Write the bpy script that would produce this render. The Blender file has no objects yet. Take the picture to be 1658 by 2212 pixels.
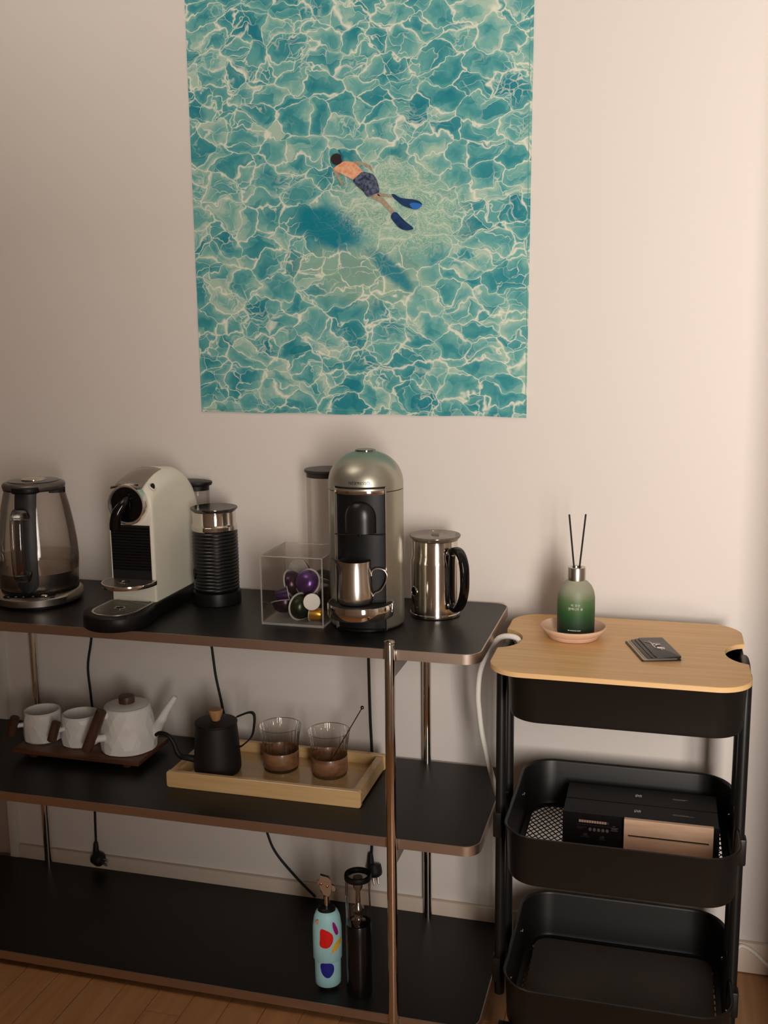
import bpy, bmesh, math, random
from mathutils import Vector, Matrix
random.seed(7)
sc = bpy.context.scene
COL = sc.collection
pi = math.pi

# ------------------------------------------------------------------ camera
cam_d = bpy.data.cameras.new('camera')
cam_d.sensor_fit = 'VERTICAL'
cam_d.sensor_height = 24.0
cam_d.lens = 24.0 * 2236.0 / 2212.0
cam_d.clip_start = 0.05
cam = bpy.data.objects.new('camera', cam_d)
COL.objects.link(cam)
RIGHT = Vector((0.96466518, 0.26322223, -0.01162541))
UP = Vector((-0.03403366, 0.16823794, 0.98515872))
FWD = Vector((-0.26127151, 0.94995266, -0.1712517))
m = Matrix((RIGHT, UP, -FWD)).transposed().to_4x4()
m.translation = Vector((0.6113, -2.1797, 1.3761))
cam.matrix_world = m
sc.camera = cam

# ------------------------------------------------------------------ world, lights, exposure
w = bpy.data.worlds.new('world')
sc.world = w
w.use_nodes = True
w.node_tree.nodes['Background'].inputs[0].default_value = (1.0, 0.85, 0.70, 1)
w.node_tree.nodes['Background'].inputs[1].default_value = 0.02

def area(name, loc, target, size, power, color, shape='DISK', size_y=None, spread=180):
    l = bpy.data.lights.new(name, 'AREA')
    l.shape = shape
    l.size = size
    if size_y: l.size_y = size_y
    l.spread = math.radians(spread)
    l.energy = power
    l.color = color
    o = bpy.data.objects.new(name, l)
    COL.objects.link(o)
    o.location = loc
    d = Vector(target) - Vector(loc)
    o.rotation_euler = d.to_track_quat('-Z', 'Y').to_euler()
    return o

WARM = (1.0, 0.92, 0.845)
# light of the tall lit doorway to the right behind the camera, and an unseen fill lamp added to lift the upper left wall
area('lit_doorway', (1.35, -3.0, 1.30), (1.28, 0.0, 1.52), 0.5, 26.5, WARM, 'RECTANGLE', 1.5, 89)
area('upper_left_fill', (-0.75, -1.35, 2.45), (-0.75, -0.7, 3.5), 0.9, 13.5, WARM)
sc.cycles.transparent_max_bounces = 40

sc.view_settings.view_transform = 'Standard'
sc.view_settings.look = 'None'
sc.view_settings.gamma = 1
sc.view_settings.use_curve_mapping = False
sc.view_settings.exposure = 0.0

# ------------------------------------------------------------------ materials
def lin(c):
    return tuple(((x / 255.0) / 12.92 if x / 255.0 <= 0.04045 else ((x / 255.0 + 0.055) / 1.055) ** 2.4) for x in c)

M = {}
def mat(name, srgb, rough=0.5, metal=0.0, coat=0.0, spec=0.5, bump=None, noise=None, trans=0.0, ior=1.45, aniso=0.0):
    if name in M:
        return M[name]
    mt = bpy.data.materials.new(name)
    mt.use_nodes = True
    nt = mt.node_tree
    b = nt.nodes['Principled BSDF']
    c = lin(srgb) + (1,)
    b.inputs['Base Color'].default_value = c
    b.inputs['Roughness'].default_value = rough
    b.inputs['Metallic'].default_value = metal
    b.inputs['Coat Weight'].default_value = coat
    b.inputs['Specular IOR Level'].default_value = spec
    b.inputs['Transmission Weight'].default_value = trans
    b.inputs['IOR'].default_value = ior
    if aniso:
        b.inputs['Anisotropic'].default_value = aniso
    tc = nt.nodes.new('ShaderNodeTexCoord')
    if noise:       # (scale, srgb2, amount)
        n = nt.nodes.new('ShaderNodeTexNoise')
        n.inputs['Scale'].default_value = noise[0]
        n.inputs['Detail'].default_value = 4
        mx = nt.nodes.new('ShaderNodeMix')
        mx.data_type = 'RGBA'
        mx.inputs['A'].default_value = c
        mx.inputs['B'].default_value = lin(noise[1]) + (1,)
        nt.links.new(tc.outputs['Object'], n.inputs['Vector'])
        rp = nt.nodes.new('ShaderNodeMapRange')
        rp.inputs['From Min'].default_value = 0.35
        rp.inputs['From Max'].default_value = 0.65
        rp.inputs['To Max'].default_value = noise[2]
        nt.links.new(n.outputs['Fac'], rp.inputs['Value'])
        nt.links.new(rp.outputs['Result'], mx.inputs['Factor'])
        nt.links.new(mx.outputs['Result'], b.inputs['Base Color'])
    if bump:        # (scale, strength, distance)
        n = nt.nodes.new('ShaderNodeTexNoise')
        n.inputs['Scale'].default_value = bump[0]
        n.inputs['Detail'].default_value = 3
        nt.links.new(tc.outputs['Object'], n.inputs['Vector'])
        bp = nt.nodes.new('ShaderNodeBump')
        bp.inputs['Strength'].default_value = bump[1]
        bp.inputs['Distance'].default_value = bump[2]
        nt.links.new(n.outputs['Fac'], bp.inputs['Height'])
        nt.links.new(bp.outputs['Normal'], b.inputs['Normal'])
    M[name] = mt
    return mt

def wood(name, c1, c2, axis='X', scale=9.0, stretch=14.0, rough=0.45, coat=0.0, dark=None):
    """long-grained wood, grain runs along `axis` of the object's own coordinates"""
    if name in M:
        return M[name]
    mt = bpy.data.materials.new(name)
    mt.use_nodes = True
    nt = mt.node_tree
    b = nt.nodes['Principled BSDF']
    b.inputs['Roughness'].default_value = rough
    b.inputs['Coat Weight'].default_value = coat
    b.inputs['Coat Roughness'].default_value = 0.12
    tc = nt.nodes.new('ShaderNodeTexCoord')
    mp = nt.nodes.new('ShaderNodeMapping')
    s = [stretch] * 3
    s['XYZ'.index(axis)] = 1.0
    mp.inputs['Scale'].default_value = s
    nt.links.new(tc.outputs['Object'], mp.inputs['Vector'])
    oi = nt.nodes.new('ShaderNodeObjectInfo')
    mul = nt.nodes.new('ShaderNodeMath'); mul.operation = 'MULTIPLY'
    mul.inputs[1].default_value = 37.0
    nt.links.new(oi.outputs['Random'], mul.inputs[0])
    n = nt.nodes.new('ShaderNodeTexNoise')
    n.noise_dimensions = '4D'
    n.inputs['Scale'].default_value = scale
    n.inputs['Detail'].default_value = 5
    n.inputs['Distortion'].default_value = 0.3
    nt.links.new(mp.outputs['Vector'], n.inputs['Vector'])
    nt.links.new(mul.outputs[0], n.inputs['W'])
    cr = nt.nodes.new('ShaderNodeValToRGB')
    cr.color_ramp.elements[0].position = 0.33
    cr.color_ramp.elements[0].color = lin(c1) + (1,)
    cr.color_ramp.elements[1].position = 0.68
    cr.color_ramp.elements[1].color = lin(c2) + (1,)
    if dark:
        e = cr.color_ramp.elements.new(0.24)
        e.color = lin(dark) + (1,)
    nt.links.new(n.outputs['Fac'], cr.inputs['Fac'])
    nt.links.new(cr.outputs['Color'], b.inputs['Base Color'])
    bp = nt.nodes.new('ShaderNodeBump')
    bp.inputs['Strength'].default_value = 0.12
    bp.inputs['Distance'].default_value = 0.001
    nt.links.new(n.outputs['Fac'], bp.inputs['Height'])
    nt.links.new(bp.outputs['Normal'], b.inputs['Normal'])
    M[name] = mt
    return mt

def clear(name, tint=(253, 252, 251), edge=0.85, edge_col=(236, 232, 228), gloss=0.06, base=0.04, milk=0.0):
    """thin clear sheet: mostly see-through, mirror-like and greyer at grazing angles"""
    if name in M:
        return M[name]
    mt = bpy.data.materials.new(name)
    mt.use_nodes = True
    nt = mt.node_tree
    nt.nodes.remove(nt.nodes['Principled BSDF'])
    out = nt.nodes['Material Output']
    tr = nt.nodes.new('ShaderNodeBsdfTransparent')
    gl = nt.nodes.new('ShaderNodeBsdfGlossy')
    gl.inputs['Roughness'].default_value = gloss
    gl.inputs['Color'].default_value = lin((240, 238, 236)) + (1,)
    lw = nt.nodes.new('ShaderNodeLayerWeight')
    lw.inputs['Blend'].default_value = 0.18
    cm = nt.nodes.new('ShaderNodeMix'); cm.data_type = 'RGBA'
    cm.inputs['A'].default_value = lin(tint) + (1,)
    cm.inputs['B'].default_value = lin(edge_col) + (1,)
    nt.links.new(lw.outputs['Facing'], cm.inputs['Factor'])
    nt.links.new(cm.outputs['Result'], tr.inputs['Color'])
    mr = nt.nodes.new('ShaderNodeMapRange')
    mr.inputs['To Min'].default_value = base
    mr.inputs['To Max'].default_value = edge
    nt.links.new(lw.outputs['Fresnel'], mr.inputs['Value'])
    mx = nt.nodes.new('ShaderNodeMixShader')
    nt.links.new(mr.outputs['Result'], mx.inputs['Fac'])
    nt.links.new(tr.outputs[0], mx.inputs[1])
    nt.links.new(gl.outputs[0], mx.inputs[2])
    sh = mx
    if milk:
        df = nt.nodes.new('ShaderNodeBsdfDiffuse')
        df.inputs['Color'].default_value = lin((236, 233, 228)) + (1,)
        sh = nt.nodes.new('ShaderNodeMixShader')
        sh.inputs['Fac'].default_value = milk
        nt.links.new(mx.outputs[0], sh.inputs[1])
        nt.links.new(df.outputs[0], sh.inputs[2])
    nt.links.new(sh.outputs[0], out.inputs['Surface'])
    M[name] = mt
    return mt

wall_m = mat('wall_paint', (226, 218, 211), 0.85, bump=(220, 0.05, 0.0006))
dimwall_m = mat('brown_wall_cladding', (150, 134, 118), 0.6)
frontwall_m = mat('beige_front_wall', (184, 168, 152), 0.7)
ceil_m = mat('ceiling_paint', (228, 222, 215), 0.9)
trim_m = mat('white_trim_paint', (226, 219, 206), 0.5)
base_m = mat('skirting_paint', (222, 206, 190), 0.5)
doorp_m = mat('door_paint', (176, 162, 150), 0.6)
lino_m = mat('black_linoleum', (24, 23, 22), 0.42, spec=0.45, bump=(900, 0.03, 0.0003))
band_m = mat('brushed_edge_metal', (196, 178, 164), 0.42, metal=1.0, bump=(260, 0.03, 0.0003))
chrome_m = mat('chrome', (226, 220, 212), 0.07, metal=1.0)
chrome2_m = mat('polished_steel', (214, 206, 196), 0.12, metal=1.0)
brush_m = mat('brushed_steel', (190, 182, 172), 0.28, metal=1.0, aniso=0.5)
greybar_m = mat('grey_bracket_paint', (150, 143, 136), 0.5, metal=0.3)
black_m = mat('black_plastic', (17, 17, 17), 0.42, spec=0.3)
blackg_m = mat('gloss_black_plastic', (10, 10, 11), 0.12)
blackmatte_m = mat('matte_black_enamel', (22, 21, 20), 0.55)
rubber_m = mat('black_rubber', (20, 20, 20), 0.6)
cart_m = mat('black_powder_coat', (23, 22, 21), 0.40, spec=0.5, bump=(1200, 0.04, 0.0002))
white_cord_m = mat('white_cord', (240, 236, 228), 0.4)
ivory_m = mat('cream_plastic', (232, 228, 212), 0.36)
ceramic_m = mat('white_glazed_ceramic', (249, 246, 241), 0.30)
satin_m = mat('satin_silver_paint', (176, 174, 160), 0.36, metal=0.85)
clear_m = clear('clear_acrylic', edge=0.4, base=0.03)
glass_m = clear('kettle_glass', (250, 248, 246), 0.8, (176, 168, 160), 0.04, 0.04)
ribglass_m = clear('ribbed_glass', (252, 250, 248), 0.9, (216, 210, 202), 0.05, 0.05)
smoke_m = clear('smoky_plastic_lid', (150, 146, 150), 0.7, (120, 116, 120), 0.12, 0.16)
clearlid_m = clear('frosted_clear_lid', (205, 200, 196), 0.8, (170, 165, 160), 0.15, 0.12)
bamboo_m = wood('bamboo_ply', (208, 164, 108), (224, 182, 126), 'X', 5.0, 22, 0.42, dark=(186, 142, 92))
lit_bamboo_edge_m = mat('lit_bamboo_edge', (232, 190, 134), 0.45)  # lighter than the top: low front light painted into the edge colour
oakfloor_m = wood('oak_parquet', (164, 116, 74), (182, 134, 90), 'Y', 4.0, 16, 0.38)
traywood_m = wood('pale_beech', (208, 170, 118), (222, 186, 134), 'X', 5.0, 18, 0.28, coat=0.5)
walnut_m = wood('walnut', (74, 46, 30), (104, 66, 44), 'X', 7.0, 14, 0.4)
walnutknob_m = wood('walnut_turned', (70, 46, 34), (92, 62, 46), 'Z', 12.0, 10, 0.45)
beechknob_m = wood('beech_turned', (176, 128, 84), (196, 150, 104), 'Z', 14.0, 8, 0.45)
ash_m = wood('pale_ash_veneer', (242, 198, 164), (252, 214, 182), 'X', 16.0, 10, 0.5)
terracotta_m = mat('pale_terracotta', (226, 190, 164), 0.8, noise=(40, (214, 176, 148), 0.6))
wrap_m = wood('brown_wood_sleeve', (108, 74, 52), (150, 108, 78), 'X', 10.0, 8, 0.4, coat=0.3)
copper_m = mat('copper_tone_metal', (168, 120, 92), 0.25, metal=1.0)
dark_m = mat('dark_gap', (12, 11, 11), 0.7)
ink_m = mat('dark_print', (26, 24, 23), 0.6)
whiteink_m = mat('pale_print', (206, 206, 190), 0.6)
greyink_m = mat('grey_print', (120, 116, 110), 0.6)
dimink_m = mat('dim_print', (62, 58, 54), 0.6)
pinkink_m = mat('rose_print', (206, 172, 156), 0.6)

# ------------------------------------------------------------------ mesh builder
class B:
    def __init__(self):
        self.v = []; self.f = []
    def add(self, vs, fs):
        o = len(self.v)
        self.v += [tuple(a) for a in vs]
        self.f += [tuple(i + o for i in q) for q in fs]
        return self
    def box(self, x0, x1, y0, y1, z0, z1):
        vs = [(x0, y0, z0), (x1, y0, z0), (x1, y1, z0), (x0, y1, z0), (x0, y0, z1), (x1, y0, z1), (x1, y1, z1), (x0, y1, z1)]
        return self.add(vs, [(3, 2, 1, 0), (4, 5, 6, 7), (0, 1, 5, 4), (1, 2, 6, 5), (2, 3, 7, 6), (3, 0, 4, 7)])
    def prism(self, outline, z0, z1, top=None):
        n = len(outline); top = top or outline
        vs = [(x, y, z0) for x, y in outline] + [(x, y, z1) for x, y in top]
        fs = [tuple(range(n - 1, -1, -1)), tuple(range(n, 2 * n))]
        fs += [(i, (i + 1) % n, n + (i + 1) % n, n + i) for i in range(n)]
        return self.add(vs, fs)
    def ring(self, outer, inner, z0, z1):
        n = len(outer)
        vs = [(x, y, z0) for x, y in outer] + [(x, y, z1) for x, y in outer] + [(x, y, z0) for x, y in inner] + [(x, y, z1) for x, y in inner]
        fs = []
        for i in range(n):
            j = (i + 1) % n
            fs += [(i, j, n + j, n + i), (2 * n + j, 2 * n + i, 3 * n + i, 3 * n + j), (n + i, n + j, 3 * n + j, 3 * n + i), (j, i, 2 * n + i, 2 * n + j)]
        return self.add(vs, fs)
    def loft(self, rings, closed=True, cap0=True, cap1=True):
        n = len(rings[0]); vs = [p for r in rings for p in r]; fs = []
        for k in range(len(rings) - 1):
            for i in range(n if closed else n - 1):
                j = (i + 1) % n
                fs.append((k * n + i, k * n + j, (k + 1) * n + j, (k + 1) * n + i))
        if cap0: fs.append(tuple(range(n - 1, -1, -1)))
        if cap1: fs.append(tuple(range((len(rings) - 1) * n, len(rings) * n)))
        return self.add(vs, fs)
    def lathe(self, prof, n=48, c=(0, 0, 0), a0=0, a1=None, sx=1, sy=1, cap=True):
        full = a1 is None
        a1 = 2 * pi if full else a1
        m_ = n if full else n + 1
        rings = []
        for r, z in prof:
            rings.append([(c[0] + r * sx * math.cos(a0 + (a1 - a0) * i / n), c[1] + r * sy * math.sin(a0 + (a1 - a0) * i / n), c[2] + z) for i in range(m_)])
        return self.loft(rings, full, cap and full and prof[0][0] > 1e-6, cap and full and prof[-1][0] > 1e-6)
    def tube(self, pts, r, n=10, smooth=6, flat=None, caps=True):
        """round (or flattened: flat=(ra, rb, side vector)) tube through points, Catmull-Rom smoothed"""
        P = [Vector(p) for p in pts]
        rr = r if isinstance(r, (list, tuple)) else [r] * len(P)
        if smooth > 1 and len(P) > 2:
            Q = []; RR = []
            for i in range(len(P) - 1):
                p0 = P[max(i - 1, 0)]; p1 = P[i]; p2 = P[i + 1]; p3 = P[min(i + 2, len(P) - 1)]
                for s in range(smooth):
                    t = s / smooth
                    Q.append(0.5 * (2 * p1 + (p2 - p0) * t + (2 * p0 - 5 * p1 + 4 * p2 - p3) * t * t + (3 * p1 - p0 - 3 * p2 + p3) * t ** 3))
                    RR.append(rr[i] * (1 - t) + rr[i + 1] * t)
            Q.append(P[-1]); RR.append(rr[-1])
            P, rr = Q, RR
        T = []
        for i in range(len(P)):
            a = P[max(i - 1, 0)]; b = P[min(i + 1, len(P) - 1)]
            T.append((b - a).normalized())
        if flat:
            N = Vector(flat[2])
        else:
            N = T[0].orthogonal()
        rings = []
        for i in range(len(P)):
            N = (N - T[i] * N.dot(T[i])).normalized() if not flat else (Vector(flat[2]) - T[i] * Vector(flat[2]).dot(T[i])).normalized()
            Bn = T[i].cross(N)
            ra, rb = (flat[0], flat[1]) if flat else (rr[i], rr[i])
            if flat:
                ring = []
                for k in range(n):
                    a = 2 * pi * k / n
                    ca, sa = math.cos(a), math.sin(a)
                    ca = math.copysign(abs(ca) ** 0.4, ca); sa = math.copysign(abs(sa) ** 0.4, sa)
                    ring.append(P[i] + N * ra * ca + Bn * rb * sa)
            else:
                ring = [P[i] + (N * math.cos(2 * pi * k / n) + Bn * math.sin(2 * pi * k / n)) * ra for k in range(n)]
            rings.append(ring)
        return self.loft(rings, True, caps, caps)
    def sphere(self, c, r, n=16, k=10, s=(1, 1, 1)):
        prof = [(max(r * math.sin(pi * i / k), 0), -r * math.cos(pi * i / k)) for i in range(k + 1)]
        b = B().lathe(prof, n, cap=False)
        return self.add([(c[0] + x * s[0], c[1] + y * s[1], c[2] + z * s[2]) for x, y, z in b.v], b.f)
    def xf(self, mtx):
        self.v = [tuple(mtx @ Vector(p)) for p in self.v]
        return self
    def build(self, name, mt, parent=None, smooth=True, angle=38, world=False, bevel=0.0, loc=None, seg=2):
        me = bpy.data.meshes.new(name)
        vs = self.v
        if world and parent:
            L = Vector((0, 0, 0)); q = parent
            while q:
                L += q.location; q = q.parent
            vs = [(x - L.x, y - L.y, z - L.z) for x, y, z in vs]
        me.from_pydata(vs, [], self.f)
        bm = bmesh.new(); bm.from_mesh(me)
        bmesh.ops.remove_doubles(bm, verts=bm.verts, dist=1e-6)
        bmesh.ops.dissolve_degenerate(bm, edges=bm.edges, dist=1e-7)
        bmesh.ops.recalc_face_normals(bm, faces=bm.faces)
        if bevel:
            ed = [e for e in bm.edges if len(e.link_faces) == 2 and e.calc_face_angle(0) > 0.6]
            bmesh.ops.bevel(bm, geom=ed, offset=bevel, segments=seg, profile=0.5, affect='EDGES', clamp_overlap=True)
        bm.to_mesh(me); bm.free()
        if smooth:
            me.polygons.foreach_set('use_smooth', [True] * len(me.polygons))
            me.set_sharp_from_angle(angle=math.radians(angle))
        me.materials.append(mt)
        o = bpy.data.objects.new(name, me)
        COL.objects.link(o)
        if parent: o.parent = parent
        if loc: o.location = loc
        return o

def tag(o, label, cat, group=None):
    o['label'] = label; o['category'] = cat
    if group: o['group'] = group
    return o
def thing(name, label, cat, loc=(0, 0, 0), rz=0.0, group=None):
    o = bpy.data.objects.new(name, None)
    o.empty_display_size = 0.02
    COL.objects.link(o)
    o.location = loc; o.rotation_euler = (0, 0, rz)
    return tag(o, label, cat, group)
def struct(o):
    o['kind'] = 'structure'
    return o
def rrect(x0, x1, y0, y1, r, n=8):
    out = []
    for cx, cy, a in ((x1 - r, y1 - r, 0), (x0 + r, y1 - r, pi / 2), (x0 + r, y0 + r, pi), (x1 - r, y0 + r, 1.5 * pi)):
        for i in range(n + 1):
            t = a + pi / 2 * i / n
            out.append((cx + r * math.cos(t), cy + r * math.sin(t)))
    return out
def disc(r, n=48, c=(0, 0), sx=1, sy=1):
    return [(c[0] + r * sx * math.cos(2 * pi * i / n), c[1] + r * sy * math.sin(2 * pi * i / n)) for i in range(n)]
def text_mesh(body, size, spacing=1.0):
    cu = bpy.data.curves.new('txt', 'FONT'); cu.body = body; cu.size = size
    cu.align_x = 'CENTER'; cu.space_character = spacing; cu.extrude = 0.0002
    o = bpy.data.objects.new('txt', cu); COL.objects.link(o)
    bpy.context.view_layer.update()
    me = o.evaluated_get(bpy.context.evaluated_depsgraph_get()).to_mesh()
    b = B().add([tuple(v.co) for v in me.vertices], [tuple(p.vertices) for p in me.polygons])
    o.to_mesh_clear()
    bpy.data.objects.remove(o); bpy.data.curves.remove(cu)
    return b
def wrap(b, r, ang, z):
    """text in XY plane -> standing on a cylinder of radius r, centred on azimuth ang, height z"""
    b.v = [((r + d) * math.cos(ang + x / r), (r + d) * math.sin(ang + x / r), z + y) for x, y, d in b.v]
    return b

# ================================================================== ROOM
X0, X1, Y0, ZC = -2.2, 2.6, -3.1, 2.55
struct(B().box(-1.007, X1, 0, 0.12, 0, ZC).build('wall_back', wall_m, smooth=False))
struct(B().box(X0, -1.9, 0, 0.12, 0, ZC).build('wall_back_left', wall_m, smooth=False))
struct(B().box(-1.9, -1.007, 0, 0.12, 2.1, ZC).build('wall_over_door', wall_m, smooth=False))
struct(B().box(X0 - .12, X0, Y0, 0.12, 0, ZC).build('wall_left', dimwall_m, smooth=False))
struct(B().box(X1, X1 + .12, Y0, 0.12, 0, ZC).build('wall_right', wall_m, smooth=False))
struct(B().box(X0 - .12, X1 + .12, Y0 - .12, Y0, 0, ZC).build('wall_front', frontwall_m, smooth=False))
struct(B().box(X0 - .12, X1 + .12, Y0 - .12, .12, ZC, ZC + .1).build('ceiling', ceil_m, smooth=False))
floor = struct(B().box(X0 - .12, X1 + .12, Y0 - .12, .12, -0.06, -0.0025).build('floor', oakfloor_m, smooth=False))
# parquet strips in view: each a plank of its own, 80 mm wide, running into the room
PW = 0.0805
plank_mesh = {}
i0 = -13
for i in range(i0, 14):
    xs = -0.6330 + PW * i
    if xs > 1.30 or xs + PW < -1.0: continue
    y = -0.0005
    k = 0
    seed = random.Random(100 + i)
    start = -seed.choice([0.16, 0.31, 0.449, 0.24, 0.40])
    if abs(xs - (-0.6330 + PW * 3)) < 0.01: start = -0.4495
    ends = [y, start]
    while ends[-1] > -1.15: ends.append(ends[-1] - 0.46)
    for a, b_ in zip(ends[:-1], ends[1:]):
        key = round(a - b_, 3)
        if key not in plank_mesh:
            o = B().box(0.0006, PW - 0.0006, -(a - b_) + 0.0008, 0, -0.0025, 0.0).build('plank', oakfloor_m, floor, smooth=False, bevel=0.0006, seg=1)
            plank_mesh[key] = o.data
        else:
            o = bpy.data.objects.new('plank', plank_mesh[key]); COL.objects.link(o); o.parent = floor
        o.location = (xs, a, 0)
# skirting
struct(B().box(-0.985, X1, -0.012, 0.0, 0.0, 0.0703).build('baseboard_back', base_m, smooth=True, bevel=0.002))
struct(B().box(0.900, 1.60, -0.50, 0.0, 0.0, 2.42).build('side_shade_block', wall_m, smooth=False))  # unseen block added to cast soft shade on the wall's right edge
# door and its frame at the far left
tr_ = struct(B().box(-1.009, -0.985, -0.014, 0.10, 0.0, 2.12).build('trim_1', trim_m, bevel=0.002))
struct(B().box(-1.9, -1.009, -0.014, 0.10, 2.06, 2.12).build('trim_2', trim_m, bevel=0.002))
struct(B().box(-1.895, -1.0095, 0.012, 0.052, 0.004, 2.058).build('door_1', doorp_m, bevel=0.002))

# ================================================================== POSTER
def poster_material():
    mt = bpy.data.materials.new('pool_print_fabric')
    mt.use_nodes = True
    nt = mt.node_tree; N = nt.nodes; L = nt.links
    b = N['Principled BSDF']
    b.inputs['Roughness'].default_value = 0.85
    b.inputs['Specular IOR Level'].default_value = 0.2
    tc = N.new('ShaderNodeTexCoord')
    def math_(op, a, b_=None, c=None):
        n = N.new('ShaderNodeMath'); n.operation = op
        for k, v in enumerate((a, b_, c)):
            if v is None: continue
            if isinstance(v, (int, float)): n.inputs[k].default_value = v
            else: L.new(v, n.inputs[k])
        return n.outputs[0]
    def vmath(op, a, b_=None):
        n = N.new('ShaderNodeVectorMath'); n.operation = op
        for k, v in enumerate((a, b_)):
            if v is None: continue
            if isinstance(v, tuple): n.inputs[k].default_value = v
            else: L.new(v, n.inputs[k])
        return n
    def noise(vec, scale, detail=2, rough=0.5, w=0.0):
        n = N.new('ShaderNodeTexNoise'); n.noise_dimensions = '4D'
        n.inputs['Scale'].default_value = scale; n.inputs['Detail'].default_value = detail
        n.inputs['Roughness'].default_value = rough; n.inputs['W'].default_value = w
        L.new(vec, n.inputs['Vector']); return n
    def ramp(v, a, b_, lo=0.0, hi=1.0, smooth=True):
        n = N.new('ShaderNodeMapRange')
        n.interpolation_type = 'SMOOTHSTEP' if smooth else 'LINEAR'
        n.inputs['From Min'].default_value = a; n.inputs['From Max'].default_value = b_
        n.inputs['To Min'].default_value = lo; n.inputs['To Max'].default_value = hi
        L.new(v, n.inputs['Value']); return n.outputs[0]
    def mix(f, a, b_):
        n = N.new('ShaderNodeMix'); n.data_type = 'RGBA'
        if isinstance(f, float): n.inputs['Factor'].default_value = f
        else: L.new(f, n.inputs['Factor'])
        for k, v in (('A', a), ('B', b_)):
            if isinstance(v, tuple): n.inputs[k].default_value = lin(v) + (1,)
            else: L.new(v, n.inputs[k])
        return n.outputs['Result']
    flat = vmath('MULTIPLY', tc.outputs['Object'], (1, 0, 1)).outputs[0]
    # ripples near the swimmer: distance to the swimmer's middle
    def ell(cx, cz, ax, az, rot):
        d = vmath('SUBTRACT', flat, (cx, 0, cz)).outputs[0]
        mp = N.new('ShaderNodeMapping'); mp.vector_type = 'TEXTURE'
        mp.inputs['Rotation'].default_value = (0, rot, 0)
        mp.inputs['Scale'].default_value = (ax, 1, az)
        L.new(d, mp.inputs['Vector'])
        ln = vmath('LENGTH', mp.outputs[0]); return ln.outputs['Value']
    n1 = noise(flat, 16, 2, 0.5, 1.3)
    n2 = noise(flat, 46, 2, 0.5, 4.1)
    w1 = vmath('SUBTRACT', n1.outputs['Color'], (0.5, 0.5, 0.5)).outputs[0]
    w2 = vmath('SUBTRACT', n2.outputs['Color'], (0.5, 0.5, 0.5)).outputs[0]
    s1 = N.new('ShaderNodeVectorMath'); s1.operation = 'SCALE'; s1.inputs['Scale'].default_value = 0.075; L.new(w1, s1.inputs[0])
    s2 = N.new('ShaderNodeVectorMath'); s2.operation = 'SCALE'; s2.inputs['Scale'].default_value = 0.026; L.new(w2, s2.inputs[0])
    wp = vmath('ADD', vmath('ADD', flat, s1.outputs[0]).outputs[0], s2.outputs[0]).outputs[0]
    st = vmath('MULTIPLY', wp, (0.74, 0.0, 1.16)).outputs[0]
    def vor(vec, scale, feat='DISTANCE_TO_EDGE', rnd=1.0):
        n = N.new('ShaderNodeTexVoronoi'); n.feature = feat; n.voronoi_dimensions = '3D'
        n.inputs['Scale'].default_value = scale; n.inputs['Randomness'].default_value = rnd
        L.new(vec, n.inputs['Vector']); return n
    e1 = vor(st, 20).outputs['Distance']
    e2 = vor(vmath('ADD', st, (3.1, 0, 1.7)).outputs[0], 33).outputs['Distance']
    e3 = vor(vmath('ADD', st, (7.1, 0, 5.7)).outputs[0], 64).outputs['Distance']
    f1 = vor(st, 20, 'F1'); f2 = vor(vmath('ADD', st, (3.1, 0, 1.7)).outputs[0], 33, 'F1')
    wid = noise(flat, 30, 2, 0.5, 9.0).outputs['Fac']
    lw1 = ramp(wid, 0.36, 0.74, 0.012, 0.070)
    lw2 = ramp(wid, 0.30, 0.70, 0.055, 0.008)
    l1 = math_('SUBTRACT', 1.0, math_('SMOOTH_MIN', math_('DIVIDE', e1, lw1), 1.0, 0.25))
    l1 = math_('MAXIMUM', l1, 0.0)
    l2 = math_('MAXIMUM', math_('SUBTRACT', 1.0, math_('SMOOTH_MIN', math_('DIVIDE', e2, lw2), 1.0, 0.25)), 0.0)
    pn = noise(flat, 9, 2, 0.5, 2.2).outputs['Fac']
    l2 = math_('MULTIPLY', l2, ramp(pn, 0.40, 0.62))
    l3 = math_('MAXIMUM', math_('SUBTRACT', 1.0, math_('DIVIDE', e3, 0.07)), 0.0)
    l3 = math_('MULTIPLY', l3, ramp(noise(flat, 12, 1, 0.5, 6.6).outputs['Fac'], 0.55, 0.72, 0.0, 0.8))
    # tone of each patch of water
    hs1 = N.new('ShaderNodeSeparateColor'); L.new(f1.outputs['Color'], hs1.inputs[0])
    hs2 = N.new('ShaderNodeSeparateColor'); L.new(f2.outputs['Color'], hs2.inputs[0])
    tone = math_('ADD', math_('MULTIPLY', hs1.outputs[0], 0.42), math_('MULTIPLY', hs2.outputs[1], 0.30))
    tone = math_('ADD', tone, math_('MULTIPLY', noise(wp, 24, 3, 0.55, 3.3).outputs['Fac'], 0.75))
    tone = math_('ADD', tone, math_('MULTIPLY', ramp(e1, 0.0, 0.30, 0.18, -0.10), 1.0))
    cr = N.new('ShaderNodeValToRGB'); L.new(ramp(tone, 0.30, 1.15, 0, 1, False), cr.inputs['Fac'])
    el = cr.color_ramp.elements
    el[0].position = 0.0; el[0].color = lin((30, 128, 144)) + (1,)
    el[1].position = 1.0; el[1].color = lin((172, 200, 184)) + (1,)
    for ps, c in ((0.30, (58, 144, 152)), (0.55, (92, 164, 164)), (0.78, (126, 182, 174))):
        e = el.new(ps); e.color = lin(c) + (1,)
    col = cr.outputs['Color']
    # pale sunlit shallows round the swimmer, dark shadow blobs of the swimmer on the pool floor (all printed)
    wob = math_('MULTIPLY', math_('SUBTRACT', noise(flat, 26, 3, 0.6, 8.0).outputs['Fac'], 0.5), 0.9)
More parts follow.
